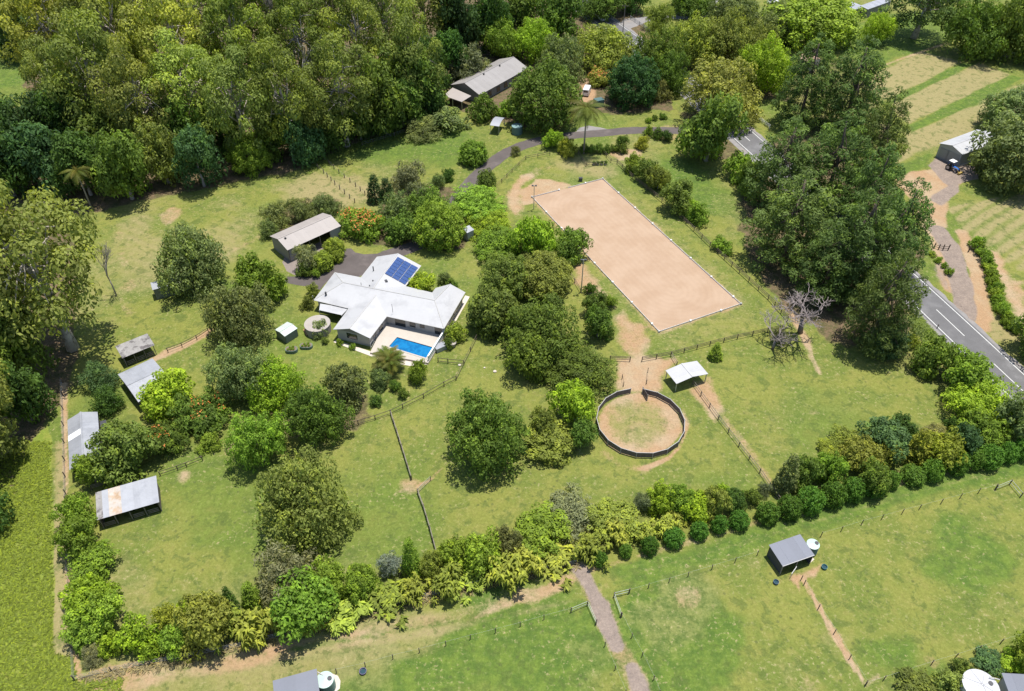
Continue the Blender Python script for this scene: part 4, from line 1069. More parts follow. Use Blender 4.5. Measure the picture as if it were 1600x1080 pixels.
row([('C', 1206, 712, 1241, 774, 'brown'), ('R', 1232, 713, 1273, 766, 'mid'), ('R', 1262, 701, 1310, 760, 'bright'), ('R', 1280, 692, 1316, 716, 'gold'), ('R', 1296, 670, 1343, 706, 'gold_olive'), ('R', 1312, 689, 1364, 730, 'gold_olive'), ('R', 1345, 655, 1412, 706, 'teal'), ('R', 1386, 649, 1426, 684, 'dark'), ('R', 1358, 684, 1400, 734, 'gold_olive'),
     ('R', 1336, 716, 1380, 773, 'mid'), ('C', 1408, 672, 1442, 726, 'gold'), ('R', 1435, 665, 1474, 692, 'brown'), ('R', 1434, 678, 1488, 724, 'gold'), ('R', 1476, 668, 1518, 708, 'teal'), ('R', 1500, 646, 1558, 700, 'bright')],
    'bushy tree', 'in the hedge behind the ball shrubs', 'hedge behind the ball shrubs')
row([('R', 1422, 528, 1478, 588, 'mid'), ('R', 1470, 549, 1537, 612, 'bright'), ('R', 1482, 600, 1568, 656, 'lime'), ('R', 1552, 604, 1620, 694, 'sage'), ('S', 1410, 519, 1432, 547, 'gold'), ('S', 1473, 640, 1496, 684, 'dark'), ('DB'[:1], 1600, 470, 1710, 570, 'mid'), ('R', 1640, 520, 1740, 610, 'mid')], 'tree', 'in the belt between paddock and road', 'belt between paddock and road')
FAT = .95
for i in range(17):
    t = i / 16 * 6; k = min(int(t), 5); f = t - k
    A_ = ((1523, 380), (1537, 400), (1547, 424), (1552, 450), (1560, 478), (1572, 500), (1584, 512)); x = A_[k][0] * (1 - f) + A_[k + 1][0] * f; y = A_[k][1] * (1 - f) + A_[k + 1][1] * f
    plant('S', x - 9, y - 9, x + 9, y + 8, 'bright', f'small hedge shrub, {ORD[i]} from the top, curving row by the drive', 'curving hedge row by the drive')
row([('S', 1452, 393, 1462, 402, 'bright'), ('S', 1460, 402, 1470, 411, 'bright'), ('S', 1470, 410, 1480, 419, 'bright'), ('S', 1476, 419, 1487, 429, 'bright')], 'tiny round shrub', 'on the bank inside the drive gate', 'tiny shrubs inside the drive gate')
row([('S', 1524, 1018, 1558, 1048, 'teal', 'dark blue green shrub'), ('S', 1556, 1030, 1574, 1046, 'lime', 'low lime shrub'), ('S', 1570, 1022, 1606, 1054, 'lime', 'yellow green shrub'), ('R', 1580, 994, 1625, 1042, 'gold', 'golden shrub'), ('S', 1404, 1056, 1460, 1092, 'bronze', 'bronze shrub'), ('S', 1460, 1052, 1500, 1088, 'olive', 'olive shrub'), ('S', 1488, 1030, 1514, 1052, 'bronze', 'small bronze shrub')],
    'shrub', 'round the big white tank', 'garden round the big white tank')
# ---------------------------------------------------------------- fences
TIMBER = mat('weathered_timber', (.11, .085, .065), .9, amt=.3, scale=2, fine=10)
TIMBER_G = mat('grey_timber', (.19, .165, .14), .9, amt=.3, scale=2, fine=10)
RUST = mat('rusty_iron', (.30, .17, .09), .85, amt=.3, scale=1.5, fine=8)
POST_RND = MB().cyl((0, 0, 0), 1, 1, 8).mesh('post', TIMBER)
POST_SQ = MB().box((0, 0, .5), (2, 2, 1)).mesh('post', TIMBER)
RAIL_BOX = MB().box((.5, 0, 0), (1, 1, 1)).mesh('rail', TIMBER)
MESHES = {}
def mesh_variant(base, m):
    k = (base.name, m.name)
    if k not in MESHES:
        c = base.copy(); c.materials.clear(); c.materials.append(m); MESHES[k] = c
    return MESHES[k]
def fence(name, label, runs, spacing, height=1.25, post_r=.075, rails=(.55, 1.1), rail=(.04, .12), pm=None, rm=None, group=None, square=False, cat='fence', wires=(), wire_r=.012, wm=None, pixels=True, z=0.0, skip=()):
    """posts and rails along one or more lines; every post and every rail is a part"""
    pm, rm = pm or TIMBER, rm or pm or TIMBER
    runs = [[at(*q) if pixels else Vector((q[0], q[1], 0)) for q in r] for r in runs]
    O = runs[0][0]; root = thing(name, (O.x, O.y, z), label, cat, group)
    pme = mesh_variant(POST_SQ if square else POST_RND, pm); rme = mesh_variant(RAIL_BOX, rm)
    rg = random.Random(int(abs(O.x * 13 + O.y * 7)))
    for r in runs:
        pts = [r[0]]
        for a, b in zip(r[:-1], r[1:]):
            n = max(1, round((b - a).length / spacing)) if spacing else 1
            pts += [a.lerp(b, (i + 1) / n) for i in range(n)]
        for i, p in enumerate(pts):
            hh = height * rg.uniform(.96, 1.05)
            inst('post', pme, root, (p.x - O.x, p.y - O.y, 0), (rg.uniform(-.03, .03), rg.uniform(-.03, .03), rg.uniform(0, 3) if not square else 0), (post_r, post_r, hh))
            if i == len(pts) - 1: continue
            q = pts[i + 1]; d = q - p; rz = math.atan2(d.y, d.x)
            for zr in rails:
                inst('rail', rme, root, (p.x - O.x, p.y - O.y, zr + rg.uniform(-.02, .02)), (0, 0, rz), (d.length, rail[0], rail[1]))
        for zw in wires:
            mb = MB(); mb.tube([(p.x - O.x, p.y - O.y, zw) for p in pts], wire_r, 4); mb.build('wire', wm or STEEL, root)
    return root
STEEL = mat('galvanised_steel', (.46, .47, .48), .45, .6, amt=.12, scale=1, fine=6)
DARKSTEEL = mat('dark_steel', (.06, .06, .065), .6, .2, amt=.2)

# ---------------------------------------------------------------- buildings
ROOF_WHITE = mat('white_roof_steel', (.375, .375, .378), .5, amt=.05, scale=.4, fine=3, col2=(.315, .315, .32), c2scale=.22, ov=.02)
ROOF_BEIGE = mat('beige_roof_steel', (.295, .265, .245), .55, amt=.07, scale=.4, fine=3, ov=.04)
ROOF_GREY = mat('grey_roof_steel', (.25, .235, .225), .55, amt=.08, scale=.5, fine=3, ov=.04)
ROOF_GALV = mat('galvanised_roof', (.30, .31, .335), .5, .2, amt=.10, scale=.5, fine=4, col2=(.25, .26, .285), c2scale=.4, ov=.07)
ROOF_OLD = mat('old_lichened_roof', (.24, .23, .22), .85, amt=.22, scale=1.2, fine=6, col2=(.10, .09, .09), c2scale=.7, c2lo=.5, c2hi=.62, ov=.05)
ROOF_BLUE = mat('slate_blue_roof', (.125, .135, .165), .5, amt=.05, scale=.4, fine=3, ov=.05)
ROOF_GREEN = mat('pale_green_roof', (.40, .46, .41), .55, amt=.08, ov=.03)
ROOF_RUST = mat('rusting_sheet', (.40, .36, .32), .75, amt=.15, scale=1, fine=4, col2=(.36, .25, .155), c2scale=.7, c2lo=.42, c2hi=.66, ov=.05)
SKYLIGHT = mat('fibreglass_skylight', (.72, .72, .70), .5, amt=.05)
WALL_CREAM = mat('cream_render', (.40, .38, .35), .85, amt=.08, scale=.6)
WALL_GREY = mat('grey_cladding', (.21, .20, .19), .7, amt=.10, scale=.6)
WALL_GREEN = mat('green_cladding', (.16, .185, .15), .7, amt=.08, scale=.6)
WALL_SILVER = mat('silver_cladding', (.36, .37, .38), .6, .2, amt=.06)
WALL_DARK = mat('charcoal_cladding', (.045, .047, .055), .7, amt=.15)
WALL_TIMBER = mat('brown_timber_wall', (.12, .10, .085), .9, amt=.25, scale=1.2)
GLASS = mat('window_glass', (.02, .025, .03), .08, amt=.1, spec=.8)
WATER_DARK = mat('trough_water', (.02, .05, .06), .1, amt=.1, spec=.8)
TRIM = mat('cream_trim', (.42, .405, .38), .6, amt=.05)

def frame(BL, BR, FL, zb, zf):
    a, b, c = at(*BL, zb), at(*BR, zb), at(*FL, zf)
    a.z = b.z = c.z = 0
    x = (b - a)
    if x.x * (c - a).y - x.y * (c - a).x > 0: a, b, c = b, a, c + x; x = b - a
    L = x.length; x.normalize(); y = Vector((-x.y, x.x, 0))
    W = abs((c - a).dot(y)); ctr = a + x * L / 2 - y * W / 2
    return ctr, math.atan2(x.y, x.x), L, W

def roof_sheets(root, x0, x1, ya, za, yb, zb, n, m, special=None, t=.03):
    """sheets side by side, each running from (ya, za) to (yb, zb)"""
    w = (x1 - x0) / n; key = ('sheet', round(w, 4), round(ya, 3), round(yb, 3), round(za, 3), round(zb, 3), m.name)
    def mk(mm): return MB().slab([(0, ya, za), (0, yb, zb), (w + .02, yb, zb), (w + .02, ya, za)] if ya > yb else [(0, yb, zb), (0, ya, za), (w + .02, ya, za), (w + .02, yb, zb)], t).mesh('roof_sheet', mm)
    me = mk(m); sp = {}
    for i in range(n):
        mm = me
        if special and i in special:
            if special[i].name not in sp: sp[special[i].name] = mk(special[i])
            mm = sp[special[i].name]
        inst('roof_sheet', mm, root, (x0 + i * w, 0, .012 * (i % 2)))

def wall_part(root, pts, m, name='wall'):
    """upright wall panel from a list of points in one vertical plane, 8 cm thick"""
    P = [Vector(p) for p in pts]; nrm = (P[1] - P[0]).cross(P[2] - P[1]).normalized() * .08
    b = len(P); mb = MB(); mb.v = [tuple(p) for p in P] + [tuple(p - nrm) for p in P]
    mb.f = [tuple(range(b)), tuple(range(2 * b - 1, b - 1, -1))] + [(i, b + i, b + (i + 1) % b, (i + 1) % b) for i in range(b)]
    return mb.build(name, m, root)

def shed(name, label, BL, BR, FL, ze, zr=None, zb=None, roof=ROOF_GALV, wall=WALL_GREY, kind='gable', over=.25, sheet=1.3, closed='flbr', bays=0, special=None, cat='shed', rails=False, door=None, post=None, group=None):
    """gable (ridge along x) or single pitch shed; front = -y"""
    zb = ze if zb is None else zb
    ctr, rz, L, W = frame(BL, BR, FL, zb, ze)
    root = thing(name, (ctr.x, ctr.y, 0), label, cat, group, rz)
    h, w = L / 2, W / 2; n = max(2, round(L / sheet))
    xi, yi = h - over, w - over
    if kind == 'gable':
        roof_sheets(root, -h, h, 0, zr, -w, ze, n, roof, special and special.get('front')); roof_sheets(root, -h, h, 0, zr, w, ze, n, roof, special and special.get('back'))
        MB().box((0, 0, zr + .03), (L + .04, .3, .05)).build('ridge_cap', roof, root)
        hz = lambda y: zr + (ze - zr) * abs(y) / w - .09
        tf = tb = hz(yi)
        ends = lambda x: [(x, -yi, 0), (x, yi, 0), (x, yi, hz(yi)), (x, 0, hz(0)), (x, -yi, hz(yi))]
    else:
        roof_sheets(root, -h, h, w, zb, -w, ze, n, roof, special and special.get('front'))
        hz = lambda y: zb + (ze - zb) * (w - y) / W - .09
        tf, tb = hz(-yi), hz(yi)
        ends = lambda x: [(x, -yi, 0), (x, yi, 0), (x, yi, tb), (x, -yi, tf)]
    if 'b' in closed: wall_part(root, [(xi, yi, 0), (-xi, yi, 0), (-xi, yi, tb), (xi, yi, tb)], wall)
    if 'f' in closed: wall_part(root, [(-xi, -yi, 0), (xi, -yi, 0), (xi, -yi, tf), (-xi, -yi, tf)], wall)
    if 'l' in closed: wall_part(root, ends(-xi)[::-1], wall)
    if 'r' in closed: wall_part(root, ends(xi), wall)
    pm = post or TIMBER_G
    if 'f' not in closed:
        k = max(bays, 1)
        for i in range(k + 1):
            MB().box((-xi + 2 * xi * i / k, -yi, tf / 2), (.13, .13, tf)).build('post', pm, root)
        if rails:
            for i in rails if hasattr(rails, '__len__') else range(k):
                x0 = -xi + 2 * xi * i / k
                for zz in (.45, .8, 1.15): MB().box((x0 + xi / k, -yi - .09, zz), (1.5 * xi / k, .05, .12)).build('rail', pm, root)
    if 'b' not in closed:
        for s in (-1, 1): MB().box((s * xi, yi, tb / 2), (.13, .13, tb)).build('post', pm, root)
    if door:
        for side, t, wd, hh, dm in door:
            if side == 'f': MB().box((t * xi, -yi - .05, hh / 2), (wd, .06, hh)).build('door', dm, root)
            if side == 'l': MB().box((-xi - .05, t * yi, hh / 2), (.06, wd, hh)).build('door', dm, root)
            if side == 'r': MB().box((xi + .05, t * yi, hh / 2), (.06, wd, hh)).build('door', dm, root)
    return root, h, w

SHED_DOOR = mat('grey_roller_door', (.26, .26, .26), .6, amt=.06)
# long beige shed with open bays
r, h, w = shed('machinery_shed', 'long beige roofed machinery shed with open bays behind the white house', (421.3, 369.2), (504.2, 332.8), (448.3, 391.7), 3.4, 4.5, roof=ROOF_BEIGE, wall=WALL_GREY, closed='lbr', bays=5, cat='shed')
MB().box((-h + 2.2, -w + .3, 1.6), (3.6, .08, 3.1)).build('door', SHED_DOOR, r); MB().box((h - 1.6, -w + .3, 1.6), (2.6, .08, 3.1)).build('door', SHED_DOOR, r)
MB().box((-h + 1.5, -.8, 4.45), (.35, .35, .3)).build('roof_vent', DARKSTEEL, r)
# neighbour house
r, h, w = shed('neighbour_house', 'long grey roofed house among the trees at top centre', (702.7, 133.1), (779.8, 92.6), (747.4, 150), 3.0, 5.2, roof=ROOF_GREY, wall=WALL_GREY, closed='flbr', cat='house', over=.6)
for x in (-.55, -.2, .1, .45, .7): MB().box((x * h, -w + .52, 1.3), (1.6, .06, 1.5)).build('window', GLASS, r)
for x in (-.3, .35): MB().cyl((x * h, -.6, 4.9), .25, .5, 10).build('roof_vent', DARKSTEEL, r)
aw = [at(707.2, 137, 2.9), at(693, 149.3, 2.5), at(721.5, 159.3, 2.5), at(736.4, 150, 2.9)]
t = thing('awning', (aw[1].x, aw[1].y, 0), 'flat beige awning at the near end of the long grey roofed house', 'awning')
MB().slab([(p.x - aw[1].x, p.y - aw[1].y, p.z) for p in aw], .08).build('roof', ROOF_BEIGE, t)
for p in (aw[1], aw[2], aw[1].lerp(aw[2], .5)): MB().box((p.x - aw[1].x, p.y - aw[1].y, 1.2), (.12, .12, 2.4)).build('post', STEEL, t)
# curved carport and tank beside the drive
ctr, rz, L, W = frame((774.6, 182.4), (788.8, 184.3), (759, 196.6), 2.6, 2.3)
t = thing('carport', (ctr.x, ctr.y, 0), 'small silver carport with a curved roof on the lawn', 'carport', rz=rz)
mb = MB(); K = 8
for i in range(K):
    f = lambda k: (-W / 2 + W * k / K, 2.35 + .75 * math.sin(math.pi * (.12 + .76 * k / K)))
    (y0, z0), (y1, z1) = f(i), f(i + 1); mb.slab([(-L / 2, y0, z0), (L / 2, y0, z0), (L / 2, y1, z1), (-L / 2, y1, z1)], .04)
mb.build('roof', ROOF_GALV, t)
for sx in (-1, 1):
    for sy in (-1, 1): MB().box((sx * (L / 2 - .1), sy * (W / 2 - .1), 1.25), (.1, .1, 2.5)).build('post', STEEL, t)

def tank(name, label, x, y, r, h, m, lid, cone=.25, ribs=6, pipe=None, ladder=False):
    P = at(x, y); t = thing(name, (P.x, P.y, 0), label, 'water tank')
    MB().cyl((0, 0, 0), r, h, 28).build('body', m, t)
    for i in range(1, ribs): MB().cyl((0, 0, h * i / ribs - .03), r + .03, .06, 28).build('rib', m, t)
    mb = MB(); n = 28; b = [(1.02 * r * math.cos(6.2832 * i / n), 1.02 * r * math.sin(6.2832 * i / n), h + .01) for i in range(n)]
    for i in range(n): mb.poly([b[i], b[(i + 1) % n], (0, 0, h + cone)])
    mb.build('lid', lid, t)
    MB().cyl((r * .55, r * .1, h + cone * .5), .3, .12, 12).build('hatch', DARKSTEEL, t)
    if pipe:
        q = [Vector(p) - Vector((P.x, P.y, 0)) for p in pipe]; MB().tube(q, .07, 6).build('inlet_pipe', TRIM, t)
    return t
TANK_G = mat('green_poly_tank', (.10, .16, .14), .6, amt=.06); TANK_GL = mat('pale_green_lid', (.36, .47, .42), .5, amt=.06)
TANK_C = mat('old_concrete_tank', (.31, .28, .25), .9, amt=.12, scale=.7, fine=4)
TANK_W = mat('white_poly_tank', (.42, .42, .43), .45, amt=.04)
tank('water_tank', 'blue green tank under the big dome tree beside the curved carport', 808, 208, 1.5, 2.2, TANK_G, mat('blue_green_lid', (.16, .25, .25), .5), .2)
tank('concrete_tank', 'wide round concrete tank at the left of the white house', 498, 516.5, 2.55, 1.9, TANK_C, TANK_C, .12, 1)
tank('water_tank', 'green tank with pale lid beside the charcoal paddock stable', 1265.5, 862, .95, 2.0, TANK_G, TANK_GL, .2, 6, [at(1262, 857, 2.2), at(1266, 856, 2.15)])
tank('water_tank', 'pale lidded green tank beside the slate roof at bottom edge', 511.5, 1074, 1.15, 2.2, TANK_G, TANK_GL, .25, 6, [at(496, 1050, 2.4), at(505, 1055, 2.35)])
_wt = tank('water_tank', 'big white tank with radial lid seams in the bottom right corner', 1521, 1086, 2.25, 2.6, TANK_W, TANK_W, .45, 1, [at(1546, 1058, 3.0), at(1562, 1062, 2.9)])
for i in range(8):
    a = i * math.pi / 4 + .2; MB().tube([(2.25 * math.cos(a), 2.25 * math.sin(a), 2.62), (.1 * math.cos(a), .1 * math.sin(a), 3.06)], .04, 4).build('lid_seam', TANK_W, _wt)
sheet('tank_slab', [(518, 1052), (528, 1056), (532, 1064), (531, 1076), (524, 1082), (505, 1082), (500, 1060)], CONC, .006)
# smaller sheds, left side
shed('garden_shed', 'small silver roofed shed with green walls behind the grey green tree', (235, 441.9), (300, 425), (239.5, 453), 2.7, zb=2.9, roof=ROOF_GALV, wall=WALL_GREEN, kind='mono', over=.12)
shed('horse_stable', 'open stable with old lichened roof at the upper end of the row', (180, 541), (230, 521), (191, 560), 2.5, zb=2.9, roof=ROOF_OLD, wall=WALL_TIMBER, kind='mono', closed='lb', bays=3, rails=True)
shed('horse_stable', 'two tone roofed shed half hidden by the lime green tree', (184, 585), (238, 560), (213, 630), 2.6, 3.2, roof=ROOF_GALV, wall=WALL_TIMBER, closed='flbr', door=[('f', -.5, 1.6, 2, WALL_DARK)])
r, h, w = shed('white_stable', 'white gabled stable with one skylight strip by the left boundary', (108.3, 735), (105.3, 656.7), (158.5, 722), 2.9, 3.9, roof=ROOF_GALV, wall=WALL_TIMBER, closed='fbr', special={'back': {5: SKYLIGHT}})
MB().box((h * .3, -w - .5, 1.9), (h * .9, 1.0, .06)).build('awning', WALL_DARK, r)
r, h, w = shed('open_stable', 'open fronted stable with patched and rusting roof sheets', (149, 769.7), (243.8, 743.2), (156.2, 811.5), 2.5, zb=3.0, roof=ROOF_GALV, wall=WALL_TIMBER, kind='mono', closed='lbr', bays=4, sheet=.95, rails=(0, 2, 3),
               special={'front': {0: ROOF_OLD, 2: ROOF_RUST, 3: ROOF_RUST, 11: ROOF_RUST, 12: ROOF_RUST}}, cat='stable')
shed('garden_shed', 'tiny pale green garden shed left of the concrete tank', (429, 515.5), (449, 503), (444, 526.5), 2.0, 2.3, roof=ROOF_GREEN, wall=WALL_GREEN, over=.1, door=[('r', 0, .9, 1.8, WALL_GREEN)])
shed('garden_shed', 'grey shed mostly hidden behind the big bright dome tree', (722, 357), (733, 352), (726, 366), 2.4, zb=2.7, roof=ROOF_GALV, wall=WALL_SILVER, kind='mono', over=.1)
# white shelter in the paddock
shed('field_shelter', 'open white gabled shelter on posts beside the round pen', (1040, 579), (1057, 600), (1090, 565), 2.2, 2.75, roof=ROOF_WHITE, closed='', bays=1, over=.2, cat='shelter', post=STEEL)
# charcoal paddock stable
r, h, w = shed('paddock_stable', 'charcoal stable with slate blue roof in the lower right paddock', (1201.3, 851.5), (1250, 834.8), (1221.7, 886.2), 2.3, zb=2.6, roof=ROOF_BLUE, wall=WALL_DARK, kind='mono', closed='lbr', bays=2, cat='stable', over=.15)
MB().box((0, -w + .05, 2.28), (2 * h + .02, .07, .12)).build('gutter', TRIM, r)
MB().box((-.9, -w - .55, .75), (1.6, .06, 1.0), .5).build('gate', STEEL, r)
MB().prism([(h + .05, -w + .2), (h + 1.0, -w + .5), (h + .7, -w + 1.6), (h + .05, -w + 1.5)], 0, .06).build('slab', CONC, r)
shed('paddock_stable', 'slate blue roofed shed cut by the bottom edge', (426, 1063.8), (494.4, 1045), (434, 1112), 2.5, zb=2.8, roof=ROOF_BLUE, wall=WALL_DARK, kind='mono', over=.15)
shed('garden_building', 'slate blue roof in the bottom right corner beside the white tank', (1565, 1051.5), (1640, 1056), (1575, 1100), 2.9, zb=3.1, roof=ROOF_BLUE, wall=WALL_CREAM, kind='mono', over=.3, cat='building')
# white roofed shed on the right
r, h, w = shed('farm_shed', 'white roofed farm shed with big doors beside the tractor', (1467.5, 224), (1526, 202.5), (1504, 242), 3.8, 4.8, roof=ROOF_WHITE, wall=WALL_SILVER, door=[('l', -.35, 3.6, 3.2, SHED_DOOR), ('l', .45, 2.6, 3.0, SHED_DOOR)])
for x in (-.1, .3): MB().cyl((x * h, -1.0, 4.65), .3, .5, 10).build('roof_vent', DARKSTEEL, r)
MB().box((0, -w + .1, .15), (2 * h, .35, .3)).build('plinth', CONC, r)
# grey sheds at the top
shed('grey_shed', 'right of two long grey sheds at the top edge', (1344, 9), (1381, -4), (1353, 16), 3.2, zb=3.6, roof=ROOF_GALV, wall=WALL_GREY, kind='mono', over=.1, group='grey sheds at the top')
shed('grey_shed', 'left of two long grey sheds at the top edge', (1306, 12), (1332, 3), (1318, 22), 3.2, zb=3.5, roof=ROOF_GALV, wall=WALL_GREY, kind='mono', over=.1, group='grey sheds at the top')
shed('brown_roofed_house', 'low brown roofed house hidden among trees above the pines', (1262, 84), (1284, 92), (1250, 92), 2.6, 3.4, roof=mat('brown_tile_roof', (.28, .19, .13), .8, amt=.2), wall=WALL_CREAM, cat='house')

# ---------------------------------------------------------------- the white house
ZE, ZR = 2.75, 4.5
E_ = lambda x, y: at(x, y, ZE)
A, B_, C_, D_, F_, G_, H_, I_, K_, L_, M_, N_, P_, Q_ = [E_(*q) for q in ((490.6, 468.8), (523.2, 425.6), (564, 433.5), (589.2, 401.2), (657.7, 415), (633.2, 447.2), (675.6, 457.4), (681, 450), (726.9, 456.6), (693.5, 513.3), (604.2, 494), (577.8, 528.7), (520.7, 515), (545.2, 481.4))]
R1, V1, RR, W_ = at(536, 441, ZR), at(583, 450.5, ZR), at(679, 469.5, ZR), at(571, 474, ZR - .5)
EG, JG, OG = at(622.1, 396, ZR), at(703.6, 443.9, ZR - .2), at(546, 513.7, ZR - .5)
_pn = (L_ - A).cross(RR - A).normalized()            # the front wing's ridge dies into the main front slope
for _k in (R1, V1): _k.z = A.z - ((_k.x - A.x) * _pn.x + (_k.y - A.y) * _pn.y) / _pn.z
_wd = (M_ - N_); _wd.z = 0; _wd.normalize()
W_ = OG + _wd * ((A - OG).dot(_pn) / _wd.dot(_pn))
for _k in (Q_, M_): _k.z = A.z - ((_k.x - A.x) * _pn.x + (_k.y - A.y) * _pn.y) / _pn.z
HC = (A + L_) / 2; HC.z = 0
house = thing('white_house', HC, 'large white roofed house with solar panels and several wings', 'house')
def hl(p, dz=0): return (p.x - HC.x, p.y - HC.y, p.z + dz)
def roof_plane(*pts):
    mb = MB(); P = [hl(p) for p in pts]; n = len(P)
    mb.slab(P, .10)
    return mb.build('roof_slope', ROOF_WHITE, house)
roof_plane(A, Q_, W_, M_, L_, RR, V1, R1)
roof_plane(A, R1, B_); roof_plane(B_, R1, V1, C_)
roof_plane(C_, V1, EG, D_); roof_plane(V1, G_, F_, EG)
roof_plane(V1, RR, H_, G_); roof_plane(H_, RR, JG, I_); roof_plane(RR, L_, K_, JG)
roof_plane(P_, OG, W_, Q_); roof_plane(OG, N_, M_, W_)
for a, b in ((R1, V1), (V1, RR), (V1, EG), (RR, JG), (W_, OG), (R1, A), (R1, B_), (RR, L_)):
    MB().tube([hl(a, .02), hl(b, .02)], .07, 5).build('ridge_cap', TRIM, house)
for a, b in ((A, Q_), (M_, L_), (L_, K_), (A, B_), (B_, C_), (C_, D_), (F_, G_), (G_, H_), (H_, I_), (N_, M_), (P_, Q_)):
    MB().tube([hl(a, -.08), hl(b, -.08)], .08, 5).build('gutter', TRIM, house)
# walls: the eaves line drawn in by 0.55 m
_ring = [A, Q_, P_, N_, M_, L_, K_, I_, H_, G_, F_, D_, C_, B_]
def inset(ring, d):
    n = len(ring); out = []
    for i in range(n):
        p, q, r_ = ring[i - 1], ring[i], ring[(i + 1) % n]
        e1, e2 = (q - p), (r_ - q); e1.z = e2.z = 0; e1.normalize(); e2.normalize()
        n1, n2 = Vector((-e1.y, e1.x, 0)), Vector((-e2.y, e2.x, 0)); s = n1 + n2
        out.append(q + s * (d / max(.35, s.dot(n1))))
    return out
_area = sum(_ring[i].x * _ring[(i + 1) % 14].y - _ring[(i + 1) % 14].x * _ring[i].y for i in range(14))
_in = inset(_ring, .5 if _area > 0 else -.5)
for i in range(14):
    a, b = _in[i], _in[(i + 1) % 14]
    wall_part(house, [(a.x - HC.x, a.y - HC.y, 0), (b.x - HC.x, b.y - HC.y, 0), (b.x - HC.x, b.y - HC.y, ZE - .14), (a.x - HC.x, a.y - HC.y, ZE - .14)], WALL_CREAM)
for a, b, pk in ((P_, N_, OG), (D_, F_, EG), (I_, K_, JG)):
    ai, bi = a.lerp(b, .06), a.lerp(b, .94); pin = (a + b) / 2; off = (pin - pk); off.z = 0
    back = (pk - (a + b) / 2); back.z = 0
    inn = (HC - pin); inn.z = 0; inn = inn.normalized() * .5
    wall_part(house, [hl(ai + inn, -.14), hl(bi + inn, -.14), hl(Vector((pk.x, pk.y, pk.z)) + inn, -.22)], WALL_GREY, 'gable')
def opening(name, i, t0, t1, z0, z1, m):
    a, b = _in[i], _in[(i + 1) % 14]; d = b - a; rz = math.atan2(d.y, d.x); p = a + d * ((t0 + t1) / 2)
    nrm = Vector((d.y, -d.x, 0)).normalized() * .05
    w_ = MB().box((p.x - HC.x + nrm.x, p.y - HC.y + nrm.y, (z0 + z1) / 2), (d.length * (t1 - t0), .06, z1 - z0), rz).build(name, m, house)
    MB().box((p.x - HC.x + nrm.x * 1.5, p.y - HC.y + nrm.y * 1.5, z0 - .04), (d.length * (t1 - t0) + .1, .1, .07), rz).build('sill', TRIM, w_)
# ring edges: 0 A-Q, 1 Q-P, 2 P-N, 3 N-M, 4 M-L, 5 L-K
opening('door', 4, .16, .34, .1, 2.2, GLASS); opening('window', 4, .42, .52, .9, 2.1, GLASS); opening('window', 4, .6, .68, 1.2, 2.0, GLASS); opening('door', 4, .86, .98, .1, 2.2, GLASS)
opening('window', 2, .3, .62, 1.0, 2.3, GLASS); opening('window', 3, .2, .4, .9, 2.1, GLASS); opening('door', 3, .55, .75, .1, 2.2, GLASS)
opening('window', 5, .15, .3, .9, 2.1, GLASS); opening('window', 5, .55, .7, .9, 2.1, GLASS); opening('door', 0, .3, .5, .1, 2.2, GLASS)
# white patio roof and posts at the left front
pv = [at(500.4, 474.5, 2.45), at(545, 481.5, 2.45), at(534, 492.5, 2.25), at(498.7, 484.6, 2.25)]
MB().slab([hl(p) for p in pv], .05).build('patio_roof', ROOF_WHITE, house)
for p in (pv[2], pv[3], at(491, 475, 0), at(577.5, 534, 0)): MB().box((p.x - HC.x, p.y - HC.y, 1.1), (.12, .12, 2.2)).build('post', TRIM, house)
# solar array on the garage wing
def on_plane(x, y, p0, nrm):
    o = Vector((0, 0, CAM_H)); d = at(x, y, 0) - o; return o + d * ((p0 - o).dot(nrm) / d.dot(nrm))
_nr = (G_ - V1).cross(F_ - V1).normalized()
if _nr.z < 0: _nr = -_nr
s0, s1, s2, s3 = [on_plane(x, y, V1, _nr) + _nr * .12 for x, y in ((621, 401.5), (601, 427.5), (633, 445.5), (653.5, 419))]
def solar_material():
    m = bpy.data.materials.new('solar_cells'); nt, N, L, B = nodes_of(m)
    v = obj_coord(nt)
    bt = N.new('ShaderNodeTexBrick'); bt.offset = 0; bt.inputs['Scale'].default_value = 1; bt.inputs['Brick Width'].default_value = .16; bt.inputs['Row Height'].default_value = .16; bt.inputs['Mortar Size'].default_value = .006
    bt.inputs['Color1'].default_value = (.022, .055, .17, 1); bt.inputs['Color2'].default_value = (.028, .065, .20, 1); bt.inputs['Mortar'].default_value = (.10, .14, .24, 1)
    L.new(v, bt.inputs['Vector']); L.new(bt.outputs[0], B.inputs['Base Color']); B.inputs['Roughness'].default_value = .25
    return m
SOLAR = solar_material()
arr = thing('solar_array', (s1.x, s1.y, s1.z), 'blue solar panel array on the white roof', 'solar panels')
for c in range(3):
    for k in range(6):
        def sp(u, v): return (s1.lerp(s2, u)).lerp(s0.lerp(s3, u), v) - s1
        u0, u1, v0, v1 = c / 3 + .012, (c + 1) / 3 - .012, k / 6 + .006, (k + 1) / 6 - .006
        MB().slab([sp(u0, v0), sp(u1, v0), sp(u1, v1), sp(u0, v1)], .04).build('panel', SOLAR, arr)
    for v in (.25, .75):
        q0, q1 = sp(c / 3 + .02, 0) , sp(c / 3 + .02, 1)
    MB().tube([q0 - _nr * .07, q1 - _nr * .07], .03, 4).build('mounting_rail', STEEL, arr)
